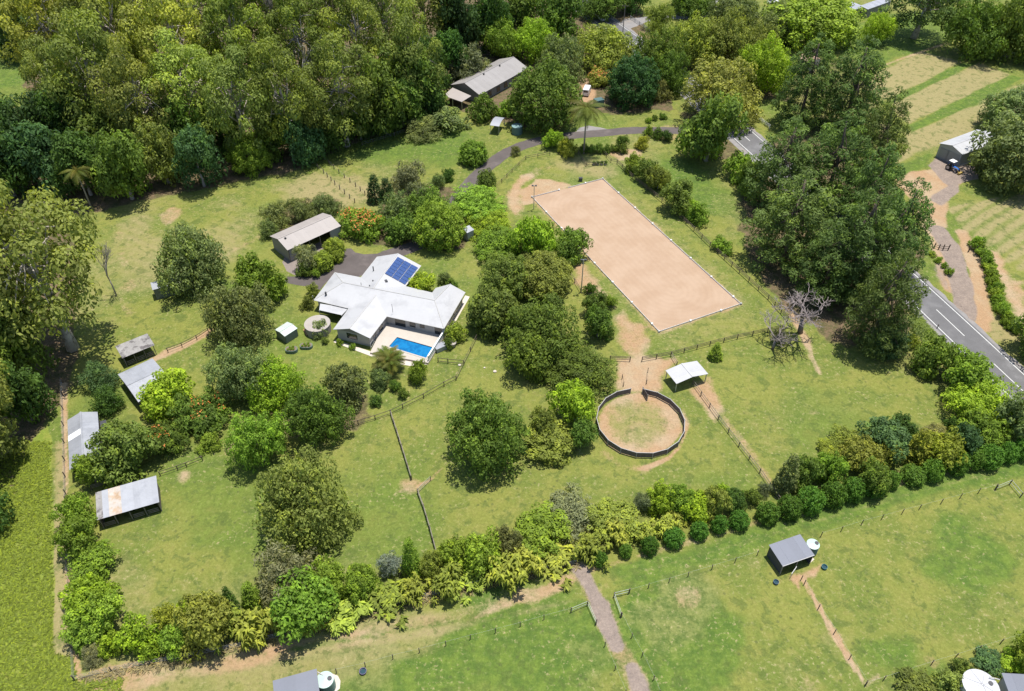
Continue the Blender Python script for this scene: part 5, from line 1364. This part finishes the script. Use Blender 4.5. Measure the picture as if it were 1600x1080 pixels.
# vents, pipes and aerials on the roof
for x, y, hh, rr_ in ((583.5, 422, .9, .12), (583, 441, .5, .15), (578, 450, .7, .12), (565, 449, 1.2, .05), (509, 459, .4, .2), (613.5, 486, 1.8, .04)):
    p = on_plane(x, y, Vector((0, 0, 3.7)), Vector((0, 0, 1))); MB().cyl((p.x - HC.x, p.y - HC.y, p.z - .4), rr_, hh + .4, 8).build('roof_vent', DARKSTEEL, house)
p = on_plane(603.4, 439.5, V1, _nr); MB().box((p.x - HC.x, p.y - HC.y, p.z + .1), (.5, .7, .2), .5).build('roof_vent', DARKSTEEL, house)

# ---------------------------------------------------------------- pool terrace
DECK = mat('pale_paving', (.40, .36, .31), .85, amt=.07, scale=.8, fine=4)
ZD = .45
dk = [at(578, 551, ZD), at(604, 499, ZD), at(697, 521, ZD), at(669, 567, ZD)]
pl = [at(606, 542, ZD), at(620, 526, ZD), at(680, 543, ZD), at(666, 560.5, ZD)]
mb = MB()
for i in range(4):
    j = (i + 1) % 4
    mb.poly([dk[i], pl[i], pl[j], dk[j]])
    mb.poly([dk[i], dk[j], (dk[j].x, dk[j].y, 0), (dk[i].x, dk[i].y, 0)])
structure(mb.build('pool_terrace', DECK))
PO = (pl[0] + pl[2]) / 2; PO.z = 0
pool = thing('swimming_pool', PO, 'blue swimming pool in the pale terrace by the white house', 'pool')
POOL_BLUE = mat('pool_shell', (.02, .16, .36), .6, amt=.08, scale=1.5)
mb = MB(); lo = [(p.x - PO.x, p.y - PO.y, ZD - .01) for p in pl]
for i in range(4):
    j = (i + 1) % 4; mb.poly([lo[i], lo[j], (lo[j][0], lo[j][1], .03), (lo[i][0], lo[i][1], .03)])
mb.poly([(q[0], q[1], .03) for q in lo]); mb.build('shell', POOL_BLUE, pool)
def water_material():
    m = bpy.data.materials.new('pool_water'); nt, N, L, B = nodes_of(m)
    v = obj_coord(nt)
    B.inputs['Base Color'].default_value = (.008, .19, .42, 1); B.inputs['Roughness'].default_value = .06; B.inputs['Specular IOR Level'].default_value = .35
    bn = N.new('ShaderNodeBump'); bn.inputs['Strength'].default_value = .12; bn.inputs['Distance'].default_value = .05
    L.new(noise_node(nt, 2.2, 3, .5, v, .6), bn.inputs['Height']); L.new(bn.outputs[0], B.inputs['Normal'])
    n = noise_node(nt, .8, 3, .5, v, 1.0); c = mix_col(nt, map_range(nt, n, .35, .65), (.004, .10, .26), (.008, .155, .35)); L.new(c, B.inputs['Base Color'])
    return m
MB().poly([(q[0], q[1], ZD - .14) for q in lo][::-1]).build('water', water_material(), pool)
for i in range(4):
    a, b = pl[i], pl[(i + 1) % 4]; d = b - a; rz = math.atan2(d.y, d.x); m_ = (a + b) / 2
    MB().box((m_.x - PO.x, m_.y - PO.y, ZD + .02), (d.length + .3, .32, .06 + .004 * i), rz).build('coping', DECK, pool)
wa, wb = at(695.5, 522, ZD), at(669.5, 564, ZD)
t = thing('terrace_wall', ((wa + wb) / 2).to_tuple(), 'straight white wall on the right side of the pool', 'wall')
d = wb - wa; t.location.z = 0; MB().box((0, 0, .85), (d.length, .18, 1.7), math.atan2(d.y, d.x)).build('wall', WHITE, t)
MB().box((0, 0, 1.73), (d.length + .1, .28, .06), math.atan2(d.y, d.x)).build('capping', WHITE, t)
fence('pool_fence', 'pale pool fence along the house side of the terrace', [[(580, 547), (603.5, 505.5), (692, 526)]], 1.8, 1.2, .04, (.15, 1.15), (.04, .05), TRIM, TRIM, square=True, z=ZD)
_q = at(688, 546); t = thing('pool_pump_box', (_q.x, _q.y, 0), 'grey pump box outside the white terrace wall', 'box'); MB().box((0, 0, .5), (2.2, 1.3, 1.0), .6).build('case', WALL_SILVER, t); MB().box((0, 0, 1.03), (2.35, 1.45, .06), .6).build('lid', ROOF_GALV, t)
sheet('house_path', [(521, 535), (577, 556), (600, 565), (640, 572), (668, 570), (667, 567), (580, 552), (578, 549), (525, 532)], CONC, .05)
sheet('side_path', [(697, 515), (727, 462), (734, 464), (703, 519)], CONC, .05)
_q = at(707, 541); t = thing('plant_pot', (_q.x, _q.y, 0), 'big round pot under the golden shrub by the pool', 'pot'); MB().cyl((0, 0, 0), .55, 1.0, 16, .8).build('bowl', TANK_C, t)
def planter(x, y, r, h, label, long=1.0):
    P = at(x, y); t = thing('planter', (P.x, P.y, 0), label, 'planter')
    mb = MB(); n = 20
    pts = [((r + (long if math.cos(6.2832 * i / n) > 0 else -long) * .5 - r * 0) * 0 + r * math.cos(6.2832 * i / n) + (long if math.cos(6.2832 * i / n) > 0 else -long) * .5, r * math.sin(6.2832 * i / n)) for i in range(n)]
    mb.prism(pts, 0, h); mb.build('rim', TANK_G, t)
    MB().prism([(p[0] * .9, p[1] * .9) for p in pts], h - .05, h + .03).build('soil', mat('garden_soil', (.16, .12, .08), .95, amt=.3), t)
    for i in range(5):
        c = inst('seedling', PROTO['S'][i % 3].crown, t, ((i - 2) * .3 * long, (i % 2 - .5) * r * .8, h), (0, 0, i), (.16,) * 3); c.color = (*COLORS['bright'], 1)
planter(456, 549, .8, .7, 'round green planter tub beside the tiny garden shed', .8); planter(479, 543, .75, .6, 'oval green planter tub below the concrete tank', 1.0)
_q = at(481, 521); t = thing('timber_step', (_q.x, _q.y, 0), 'low timber platform against the concrete tank', 'platform')
for i in range(4): MB().box((i * .3 - .45, 0, .35), (.28, 2.0, .06), .5).build('plank', RUST, t)
MB().box((0, 0, .16), (1.0, 1.7, .3), .5).build('base', TIMBER, t)
# ---------------------------------------------------------------- fences of the property
TAPE = mat('white_tape', (.45, .48, .42), .6, amt=.05)
PALE = mat('pale_green_pipe', (.33, .36, .29), .6, amt=.1)
fence('post_row', 'left of two rows of timber posts across the upper lawn', [[(488.6, 256), (506, 271), (523.5, 289), (554.4, 317)]], 2.6, 1.25, .11, (), wires=(.5, 1.0), group='post rows across the upper lawn')
fence('post_row', 'right of two rows of timber posts across the upper lawn', [[(507, 250), (530, 271), (556, 292), (570.5, 305)]], 2.6, 1.25, .11, (), wires=(.5, 1.0), group='post rows across the upper lawn')
fence('paddock_fence', 'short wire fence at the foot of the forest', [[(566, 228), (600, 218), (633, 208)]], 4.2, 1.2, .08, (), wires=(.5, 1.0))
fence('rail_fence', 'timber rail fence along the right side of the arena', [[(964, 256), (988, 279), (1034, 316), (1072, 350), (1109, 385.5), (1155, 427), (1200, 468), (1230, 502)]], 2.9, 1.3, .09, (.5, .85, 1.2), (.05, .10))
fence('rail_fence', 'timber rail fence below the arena with a gap for the track', [[(1222, 515), (1151.8, 530), (1108.8, 540.7), (1048, 556.8), (1002.7, 565)], [(984, 565), (953, 563.6)]], 2.9, 1.3, .09, (.5, .85, 1.2), (.05, .10))
fence('rail_fence', 'rail fence from the white shelter down to the lower hedge', [[(1048, 556.8), (1057, 572)], [(1082, 601), (1122, 656), (1154, 698), (1186.7, 739.5), (1217, 784)]], 3.1, 1.25, .085, (.5, 1.1), (.05, .10), rm=TIMBER_G)
fence('rail_fence', 'rail fence along the lower edge of the house garden', [[(745, 530), (725, 570), (712.8, 594.5), (694, 604), (661.8, 622.6), (629.6, 638.8), (610.8, 648), (586.6, 656.2), (560, 664), (530, 673)], [(725, 570), (700, 568), (684.6, 566)]], 4.0, 1.25, .085, (.35, 1.15), (.05, .10))
fence('paddock_fence', 'thick timber fence running down the middle of the left paddock', [[(610.8, 648), (620, 676), (632, 714), (643, 750)]], 2.2, 1.15, .11, (.5, 1.05), (.09, .14), TIMBER, TIMBER_G)
fence('paddock_fence', 'timber fence from the paddock gate to the lower hedge', [[(653, 771), (662, 795), (672, 828), (682, 866)]], 2.2, 1.15, .11, (.5, 1.05), (.09, .14), TIMBER, TIMBER_G)
fence('field_gate', 'open pale gate in the middle of the left paddock', [[(653, 771), (673, 751)]], 9, 1.2, .06, (.25, .6, .95, 1.15), (.03, .05), TIMBER, PALE, cat='gate')
fence('boundary_fence', 'dark post fence up the left boundary', [[(97, 598), (99, 640), (101.5, 720), (104, 800), (106, 880), (111, 970), (117, 1063)]], 4.2, 1.3, .09, (), wires=(.3, .7, 1.1), rm=TIMBER_G)
fence('boundary_fence', 'post and wire fence along the lower boundary under the hedge', [[(117, 1063), (175, 1049), (235, 1038), (300, 1026), (380, 1010), (450, 992), (520, 975), (600, 950), (700, 925), (800, 902), (900, 882)]], 6.0, 1.2, .08, (), wires=(.35, .75, 1.1), rm=TIMBER_G)
fence('yard_rails', 'short rail fence right of the rusting stable', [[(251, 744), (278, 735), (292, 730), (317, 720)]], 3.6, 1.2, .08, (.5, 1.1), (.05, .10))
fence('yard_rails', 'short rails beside the pink earth path by the stables', [[(263, 551), (285, 543), (308, 531), (326, 519)]], 4.6, 1.2, .08, (.6, 1.1), (.05, .10))
fence('yard_rails', 'rails behind the open fronted stable', [[(144, 766), (172, 757), (185, 752)]], 3.0, 1.2, .08, (.5, .85, 1.15), (.05, .10), rm=TIMBER_G)
fence('yard_rails', 'rails at the upper end of the white stable', [[(99, 618), (112, 612), (117, 606)], [(125, 603), (131, 600)]], 2.5, 1.2, .08, (.5, 1.1), (.05, .10))
fence('yard_rails', 'rails joining the boundary to the left hedge', [[(104, 783), (123, 776)]], 2.6, 1.2, .08, (.5, 1.1), (.05, .10))
fence('rail_fence', 'rail fence along the right of the driveway bend', [[(762, 306), (784, 286), (800, 270), (821.5, 250), (859, 243)]], 3.6, 1.2, .08, (.6, 1.1), (.05, .09))
fence('rail_fence', 'small pen of rails above the arena', [[(903, 242), (915.5, 260.5), (945, 258)], [(941, 238), (954.4, 254), (964, 256)]], 3.0, 1.2, .08, (.6, 1.1), (.05, .09))
fence('rail_fence', 'short rail fence in the planting left of the arena', [[(891, 431), (898, 442), (907, 458)]], 2.6, 1.2, .08, (.6, 1.1), (.05, .09))
fence('roadside_fence', 'white rail fence beside the upper road', [[(1158, 167), (1180, 184), (1202, 201)]], 3.4, 1.2, .08, (.4, .75, 1.1), (.06, .14), WHITE, WHITE, square=True)
fence('roadside_fence', 'pale fence at the road junction near the top', [[(985, 30), (1006, 44), (1029, 59)]], 3.4, 1.3, .08, (.4, .75, 1.1), (.06, .14), STEEL, STEEL, square=True)
fence('drive_gate', 'dark posts and rails left of the drive entrance gate', [[(1459, 388), (1466, 390), (1473, 391), (1481, 391)]], 0, 1.5, .12, (.5, 1.0), (.06, .10), cat='gate')
fence('drive_gate', 'open wire gate on dark posts across the right hand drive', [[(1513, 393.5), (1524, 394), (1532, 394)]], 0, 1.6, .14, (.4, 1.0), (.05, .08), cat='gate')
# electric tape fences of the lower paddocks: surveyed posts
def tape_fence(label, runs):
    return fence('tape_fence', label, runs, 0, 1.3, .065, (), pm=TIMBER, wires=(1.15,), wire_r=.007, wm=TAPE)
tape_fence('white tape fence on short posts across the lower left paddock', [[(430, 1078), (480, 1064), (526, 1052), (571, 1042), (614, 1030), (655.6, 1020), (697, 1009), (735, 999), (774, 989), (813, 979), (850, 968), (892, 957)], [(931, 977), (945, 1010), (961, 1047), (977, 1085)]])
tape_fence('white tape fence along the lane above the lower right paddocks', [[(982, 928), (1013, 919), (1045, 910), (1075, 901), (1112, 890), (1148, 879), (1183, 868)], [(1282, 839), (1314, 830), (1345.7, 820), (1377, 812), (1409, 803), (1436, 796), (1470, 787), (1499.6, 779), (1528, 771), (1555, 764)], [(971, 965), (987, 997), (1003, 1026), (1021, 1063), (1030, 1085)]])
tape_fence('tape fence dividing the two lower right paddocks', [[(1251, 907), (1256, 914), (1278, 952), (1303, 990), (1327, 1030), (1352, 1070)]])
tape_fence('tape fence along the garden at bottom right', [[(1352, 1072), (1380, 1063), (1417.6, 1051), (1454.7, 1039), (1492, 1028), (1528, 1016), (1563, 1005.5), (1598, 995), (1632, 984)]])
for label, pts in (('pale pipe corner rails left of the brown track', [(892, 957), (918, 946), (931, 975)]), ('pale pipe corner rails right of the brown track', [(983, 927), (959, 933), (970, 964)]), ('pale pipe corner rails at the far end of the lane fence', [(1555, 766), (1577, 757), (1594, 777)])):
    fence('corner_rails', label, [pts], 0, 1.25, .09, (.45, 1.1), (.05, .09), TIMBER, PALE, cat='rails', group='corner rails of the tape fences')

# ---------------------------------------------------------------- round pen: sixteen panels of boards on posts, gate leaf open
PEN_B = mat('pen_boards', (.13, .11, .10), .9, amt=.25, scale=1.5, fine=6); PEN_T = mat('pen_top_rail', (.33, .32, .31), .7, amt=.12)
pc = (at(933.5, 668) + at(1066, 662) + at(1000, 613) + at(1000, 715)) / 4
PR = ((at(933.5, 668) - at(1066, 662)).length + (at(1000, 612.5) - at(1000, 715.5)).length) / 4
pen = thing('round_pen', (pc.x, pc.y, 0), 'round training pen of dark boards with its gate open', 'pen')
g0, g1 = at(984, 612.5) - pc, at(1003.5, 613) - pc
a0, a1 = math.atan2(g1.y, g1.x), math.atan2(g0.y, g0.x)
NP = 17; span = (2 * math.pi - (a1 - a0)) / NP
ang = [a1 + span * i for i in range(NP + 1)]
slen = 2 * PR * math.sin(span / 2)
_bd = MB().box((0, 0, 0), (slen - .02, .05, .26)).mesh('board', PEN_B); _tr = MB().box((0, 0, 0), (slen + .05, .10, .09)).mesh('top_rail', PEN_T); _ps = MB().box((0, 0, .7), (.12, .12, 1.4)).mesh('post', PEN_T)
for i in range(NP + 1):
    inst('post', _ps, pen, ((PR + .06) * math.cos(ang[i]), (PR + .06) * math.sin(ang[i]), 0), (0, 0, ang[i]))
    if i == NP: break
    m_ = (ang[i] + ang[i + 1]) / 2; rm_ = PR * math.cos(span / 2)
    p = inst('panel', _tr, pen, (rm_ * math.cos(m_), rm_ * math.sin(m_), 1.3), (0, 0, m_ + math.pi / 2))
    for k in range(4): inst('board', _bd, p, (0, 0, -.18 - .29 * k))
gl = thing('pen_gate', (pc.x + g1.x, pc.y + g1.y, 0), 'open gate leaf swung into the round pen', 'gate')
gd = at(1011, 626) - at(1003.5, 613); gz = math.atan2(gd.y, gd.x)
for k in range(4): MB().box((gd.length / 2 * math.cos(gz), gd.length / 2 * math.sin(gz), .25 + .33 * k), (gd.length, .05, .3), gz).build('board', PEN_B, gl)
for s in (0, 1): MB().box((gd.length * s * math.cos(gz), gd.length * s * math.sin(gz), .75), (.1, .1, 1.5), gz).build('post', PEN_T, gl)
fence('rail_fence', 'few loose posts and a rail at the pen entrance', [[(972, 592), (974, 604)], [(1012, 582), (1010, 600)]], 0, 1.2, .07, (1.0,), (.04, .07))

# ---------------------------------------------------------------- vehicles
TYRE = mat('tyre_rubber', (.02, .02, .02), .9, amt=.2); RIM = mat('wheel_rim', (.4, .4, .42), .4, .6, amt=.05)
CARW = mat('white_car_paint', (.70, .70, .70), .25, amt=.03, spec=.6); LAMP = mat('lamp_lens', (.6, .6, .58), .2, amt=.05); TAIL = mat('tail_lens', (.35, .02, .02), .3)
def loft(sections, m, name, root):
    """closed skin through (x, half width bottom, half width top, z0, z1) cross-sections with rounded shoulders"""
    mb = MB(); n = 8
    for x, wb, wt, z0, z1 in sections:
        zm = z0 + (z1 - z0) * .7
        mb.v += [(x, -wb * .9, z0), (x, -wb, z0 + .12), (x, -wb, zm), (x, -wt, z1), (x, wt, z1), (x, wb, zm), (x, wb, z0 + .12), (x, wb * .9, z0)]
    k = len(sections)
    for i in range(k - 1):
        for j in range(n): mb.f.append((i * n + j, i * n + (j + 1) % n, (i + 1) * n + (j + 1) % n, (i + 1) * n + j))
    mb.f.append(tuple(range(n - 1, -1, -1))); mb.f.append(tuple(range((k - 1) * n, k * n)))
    return mb.build(name, m, root)
def wheel(root, x, y, r, w):
    t = MB().cyl((x, y, r), r, w, 18, axis='y').build('wheel', TYRE, root); MB().cyl((x, y, r), r * .6, w + .03, 14, axis='y').build('rim', RIM, t)
def car(px, py, rz, label, van=False):
    P = at(px, py); t = thing('parked_van' if van else 'car', (P.x, P.y, .014), label, 'van' if van else 'car', rz=rz)
    if van:
        loft([(-2.5, .85, .75, .35, 1.0), (-2.45, .95, .85, .32, 2.15), (1.0, .97, .86, .32, 2.2), (1.45, .95, .8, .32, 2.05), (2.1, .93, .8, .32, 1.2), (2.5, .85, .7, .38, .95)], CARW, 'body', t)
        loft([(1.08, .99, .82, 1.25, 1.95), (1.5, .97, .78, 1.22, 1.88), (1.95, .93, .74, 1.18, 1.35)], GLASS, 'windscreen', t)
        for s in (-1, 1): MB().box((-.6, s * .97, 1.55), (2.6, .02, .55)).build('window', GLASS, t)
        MB().box((-2.47, 0, 1.6), (.04, 1.3, .6)).build('window', GLASS, t)
    else:
        loft([(-2.2, .8, .7, .35, .85), (-2.1, .88, .75, .3, .98), (-1.2, .9, .78, .28, 1.0), (.9, .9, .8, .28, .98), (1.9, .86, .74, .3, .85), (2.2, .75, .6, .36, .7)], CARW, 'body', t)
        loft([(-1.85, .74, .66, .9, 1.0), (-1.3, .76, .62, .9, 1.42), (.1, .76, .62, .9, 1.45), (.95, .74, .64, .9, .98)], GLASS, 'window_band', t)
        loft([(-1.25, .6, .56, 1.36, 1.47), (.12, .6, .56, 1.38, 1.49)], CARW, 'roof', t)
    fx = 2.42 if van else 2.12
    for s in (-1, 1):
        MB().box((fx, s * .6, .72), (.08, .3, .14)).build('headlight', LAMP, t); MB().box((-fx + (0 if not van else -.06), s * .68, .82), (.08, .2, .2)).build('tail_light', TAIL, t)
        for x in (-1.35, 1.35): wheel(t, x, s * .8, .33, .24)
    return t
_rd = at(945, 33) - at(905, 4); car(939, 31, math.atan2(_rd.y, _rd.x) + math.pi, 'white car driving on the upper road at the top')
car(917, 146, R(75), 'white van parked under the trees near the flame tree', True)
car(1207, 5, R(20), 'white car half hidden by the trees at the top edge')
# tractor
P = at(1487, 266); TB = mat('tractor_blue', (.02, .12, .42), .4, amt=.08); TYL = mat('yellow_brown_steel', (.30, .21, .05), .6, amt=.2)
tr = thing('tractor', (P.x, P.y, 0), 'blue tractor with a pale canopy before the white roofed shed', 'tractor', rz=R(-60))
loft([(.1, .36, .28, .6, 1.25), (1.2, .34, .26, .6, 1.2), (1.75, .3, .22, .6, 1.1)], TB, 'bonnet', tr)
MB().box((-.6, 0, .85), (1.4, .75, .5)).build('chassis', TYL, tr)
for sx in (-1.1, .05):
    for sy in (-.6, .6): MB().box((sx, sy, 1.7), (.08, .08, 1.4)).build('cab_post', TB, tr)
MB().box((-.52, 0, 2.43), (1.5, 1.5, .1)).build('canopy', SKYLIGHT, tr); MB().box((-.75, 0, 1.25), (.5, .55, .5)).build('seat', DARKSTEEL, tr)
for s in (-1, 1): wheel(tr, -.75, s * .78, .72, .4); wheel(tr, 1.35, s * .62, .42, .26)
for s in (-1, 1): MB().tube([(.3, s * .5, 1.0), (1.5, s * .5, 1.2), (2.3, s * .5, .5)], .07, 5).build('loader_arm', TYL, tr)
MB().prism([(2.2, -.8), (2.7, -.8), (2.7, .8), (2.2, .8)], .1, .55).build('bucket', TYL, tr)
# ---------------------------------------------------------------- poles, lights, troughs and other small things
def pole(x, y, h, r, label, kind='light'):
    P = at(x, y); t = thing('light_pole' if kind == 'light' else 'power_pole', (P.x, P.y, 0), label, 'pole')
    MB().cyl((0, 0, 0), r, h, 10, r * .7).build('shaft', TIMBER_G if kind != 'light' else STEEL, t)
    if kind == 'light':
        MB().box((0, 0, h), (1.1, .1, .1)).build('bracket', STEEL, t)
        for s in (-.4, .4): MB().box((s, -.15, h + .12), (.45, .35, .22)).build('floodlight', DARKSTEEL, t)
    else:
        c = MB().box((0, 0, h - .8), (2.2, .12, .14)).build('crossarm', TIMBER, t)
        for s in (-.9, 0, .9): MB().cyl((s, 0, h - .73), .06, .18, 8).build('insulator', TANK_C, c)
pole(908, 457, 8.5, .13, 'tall floodlight pole in the planting left of the arena')
pole(834, 327, 6.5, .11, 'floodlight pole at the upper left corner of the arena')
pole(973, 52, 10, .16, 'timber power pole at the upper road junction', 'power')
pole(1199, 14, 9, .15, 'timber power pole at the top edge', 'power')
def tub(x, y, r, m, label):
    P = at(x, y); t = thing('feed_tub', (P.x, P.y, 0), label, 'tub')
    mb = MB(); n = 16
    for k, (r0, z0, r1, z1) in enumerate(((r * .85, 0, r, .4), (r, .4, r * .88, .4), (r * .88, .4, r * .78, .12))):
        for i in range(n):
            a, b = 6.2832 * i / n, 6.2832 * (i + 1) / n
            mb.poly([(r0 * math.cos(a), r0 * math.sin(a), z0), (r0 * math.cos(b), r0 * math.sin(b), z0), (r1 * math.cos(b), r1 * math.sin(b), z1), (r1 * math.cos(a), r1 * math.sin(a), z1)])
    mb.build('rim', m, t); MB().cyl((0, 0, .1), r * .8, .12, n).build('water', WATER_DARK, t)
TUB_B = mat('blue_tub', (.03, .07, .13), .5, amt=.1); TUB_T = mat('teal_tub', (.02, .12, .13), .5, amt=.1); TUB_P = mat('purple_grey_tub', (.10, .08, .16), .5, amt=.1)
tub(1212, 911, .42, TUB_B, 'dark blue tub left of the charcoal stable'); tub(1287.5, 887.5, .45, TUB_T, 'teal tub right of the charcoal stable'); tub(567.5, 1050.5, .5, TUB_P, 'purple grey tub under the tape fence at bottom')
P = at(907, 283); t = thing('litter_bin', (P.x, P.y, 0), 'small dark bin at the far end of the arena', 'bin'); MB().box((0, 0, .45), (.9, .6, .9)).build('case', DARKSTEEL, t); MB().box((0, 0, .94), (1.0, .7, .08)).build('lid', DARKSTEEL, t)
P = at(1464, 513); t = thing('guide_post', (P.x, P.y, 0), 'dark roadside guide post at the left road edge', 'post'); MB().box((0, 0, .5), (.14, .1, 1.0)).build('shaft', DARKSTEEL, t); MB().box((0, -.06, .85), (.1, .02, .12)).build('reflector', TAIL, t)
P = at(935, 166); t = thing('storage_container', (P.x, P.y, 0), 'teal storage container under the dark dome tree', 'container', rz=.4); MB().box((0, 0, 1.1), (2.6, 2.0, 2.2)).build('case', mat('teal_steel', (.06, .12, .12), .6, amt=.15), t); MB().box((0, -1.02, 1.05), (1.8, .04, 1.9)).build('door', mat('teal_steel', (0, 0, 0)), t)
for i, x in enumerate((928, 934, 940, 946)):
    P = at(x, 257.5); t = thing('planter_box', (P.x, P.y, 0), f'small planter, {ORD[i]} from the left in the rail pen above the arena', 'planter', 'planters in the rail pen')
    MB().cyl((0, 0, 0), .35, .6, 10, .45).build('pot', TANK_C, t); c = inst('foliage', PROTO['S'][i % 3].crown, t, (0, 0, .5), (0, 0, i), (.28,) * 3); c.color = (*COLORS['mid'], 1)
for i, (x, y, r_) in enumerate(((718, 571, .3), (773, 581, .35), (757, 575, .2))):
    P = at(x, y); me = bpy.data.meshes.new('field_stone'); bm = bmesh.new(); bmesh.ops.create_icosphere(bm, subdivisions=2, radius=r_)
    rg = random.Random(i)
    for v in bm.verts: v.co *= rg.uniform(.85, 1.15); v.co.z *= .6
    bm.to_mesh(me); bm.free(); me.materials.append(CONC); o = inst('field_stone', me, None, (P.x, P.y, r_ * .3)); tag(o, ('pale stone beside the garden fence', 'larger pale stone on the lawn right of the pool', 'smaller pale stone on the lawn right of the pool')[i], 'stone')

# ---------------------------------------------------------------- tall rank grass, weeds and tussocks: real blades, nobody could count them
def tussocks(name, label, polys, n, hl, hw, colour, seed, tall=(.3, .9)):
    rg = np.random.RandomState(seed); pts = []
    for px in polys:
        P = [at(*q) for q in px]; x0, x1 = min(p.x for p in P), max(p.x for p in P); y0, y1 = min(p.y for p in P), max(p.y for p in P)
        X = rg.uniform(x0, x1, n * 3); Y = rg.uniform(y0, y1, n * 3); ins = np.zeros(len(X), bool)
        for i in range(len(P)):
            a, b = P[i], P[(i + 1) % len(P)]
            ins ^= ((a.y > Y) != (b.y > Y)) & (X < (b.x - a.x) * (Y - a.y) / (b.y - a.y + 1e-9) + a.x)
        k = np.where(ins)[0][:n]; pts.append(np.stack([X[k], Y[k]], 1))
    pts = np.concatenate(pts); m = len(pts); k = 4
    c = np.repeat(pts, k, 0); ht = rg.uniform(*tall, (m * k, 1)) * np.repeat(.5 + fbm(pts[:, 0], pts[:, 1], .15, seed, 3), k)[:, None]
    an = rg.rand(m * k) * 6.283; out = np.stack([np.cos(an), np.sin(an)], 1)
    base = np.concatenate([c + out * .05, np.zeros((m * k, 1))], 1); side = np.stack([-out[:, 1], out[:, 0], np.zeros(m * k)], 1) * hw
    mid = base + np.concatenate([out * ht * .8, ht * .5], 1); tip = base + np.concatenate([out * ht * 1.8, ht * .4], 1)
    V = np.stack([base - side, base + side, mid + side, mid - side, tip], 1).reshape(-1, 3); i = np.arange(m * k)[:, None] * 5
    me = mesh_np(name, V, np.concatenate([i + [0, 1, 2], i + [0, 2, 3], i + [3, 2, 4]]), LEAF, np.tile(np.clip(rg.normal(.5, .25, m * k), 0, 1.2), 3))
    o = inst(name, me); o.color = (*[q for q in colour], 1); o['kind'] = 'stuff'; o['label'] = label; o['category'] = 'grass'
tussocks('rank_grass', 'tall rank grass at the lower left', [[(-60, 690), (78, 690), (80, 860), (82, 1022), (114, 1030), (121, 1066), (195, 1060), (180, 1095), (-60, 1095)]], 8000, .3, .07, (.20, .255, .034), 3, (.1, .4))
tussocks('fence_weeds', 'weeds and dry grass under the boundary hedge', [[(130, 1055), (300, 1024), (520, 970), (700, 922), (900, 880), (905, 888), (700, 932), (520, 982), (300, 1036), (135, 1065)]], 4000, .25, .06, (.26, .22, .12), 5, (.2, .6))
tussocks('verge_grass', 'long green grass on the road verge', [[(1425, 500), (1440, 498), (1480, 545), (1500, 575), (1490, 580), (1450, 545)]], 1500, .25, .06, (.14, .19, .04), 9, (.2, .6))
tussocks('bank_grass', 'long grass at the foot of the forest', [[(470, 262), (560, 222), (640, 200), (690, 190), (690, 205), (640, 215), (560, 235), (480, 275)]], 1800, .25, .06, (.15, .20, .045), 10, (.15, .5))
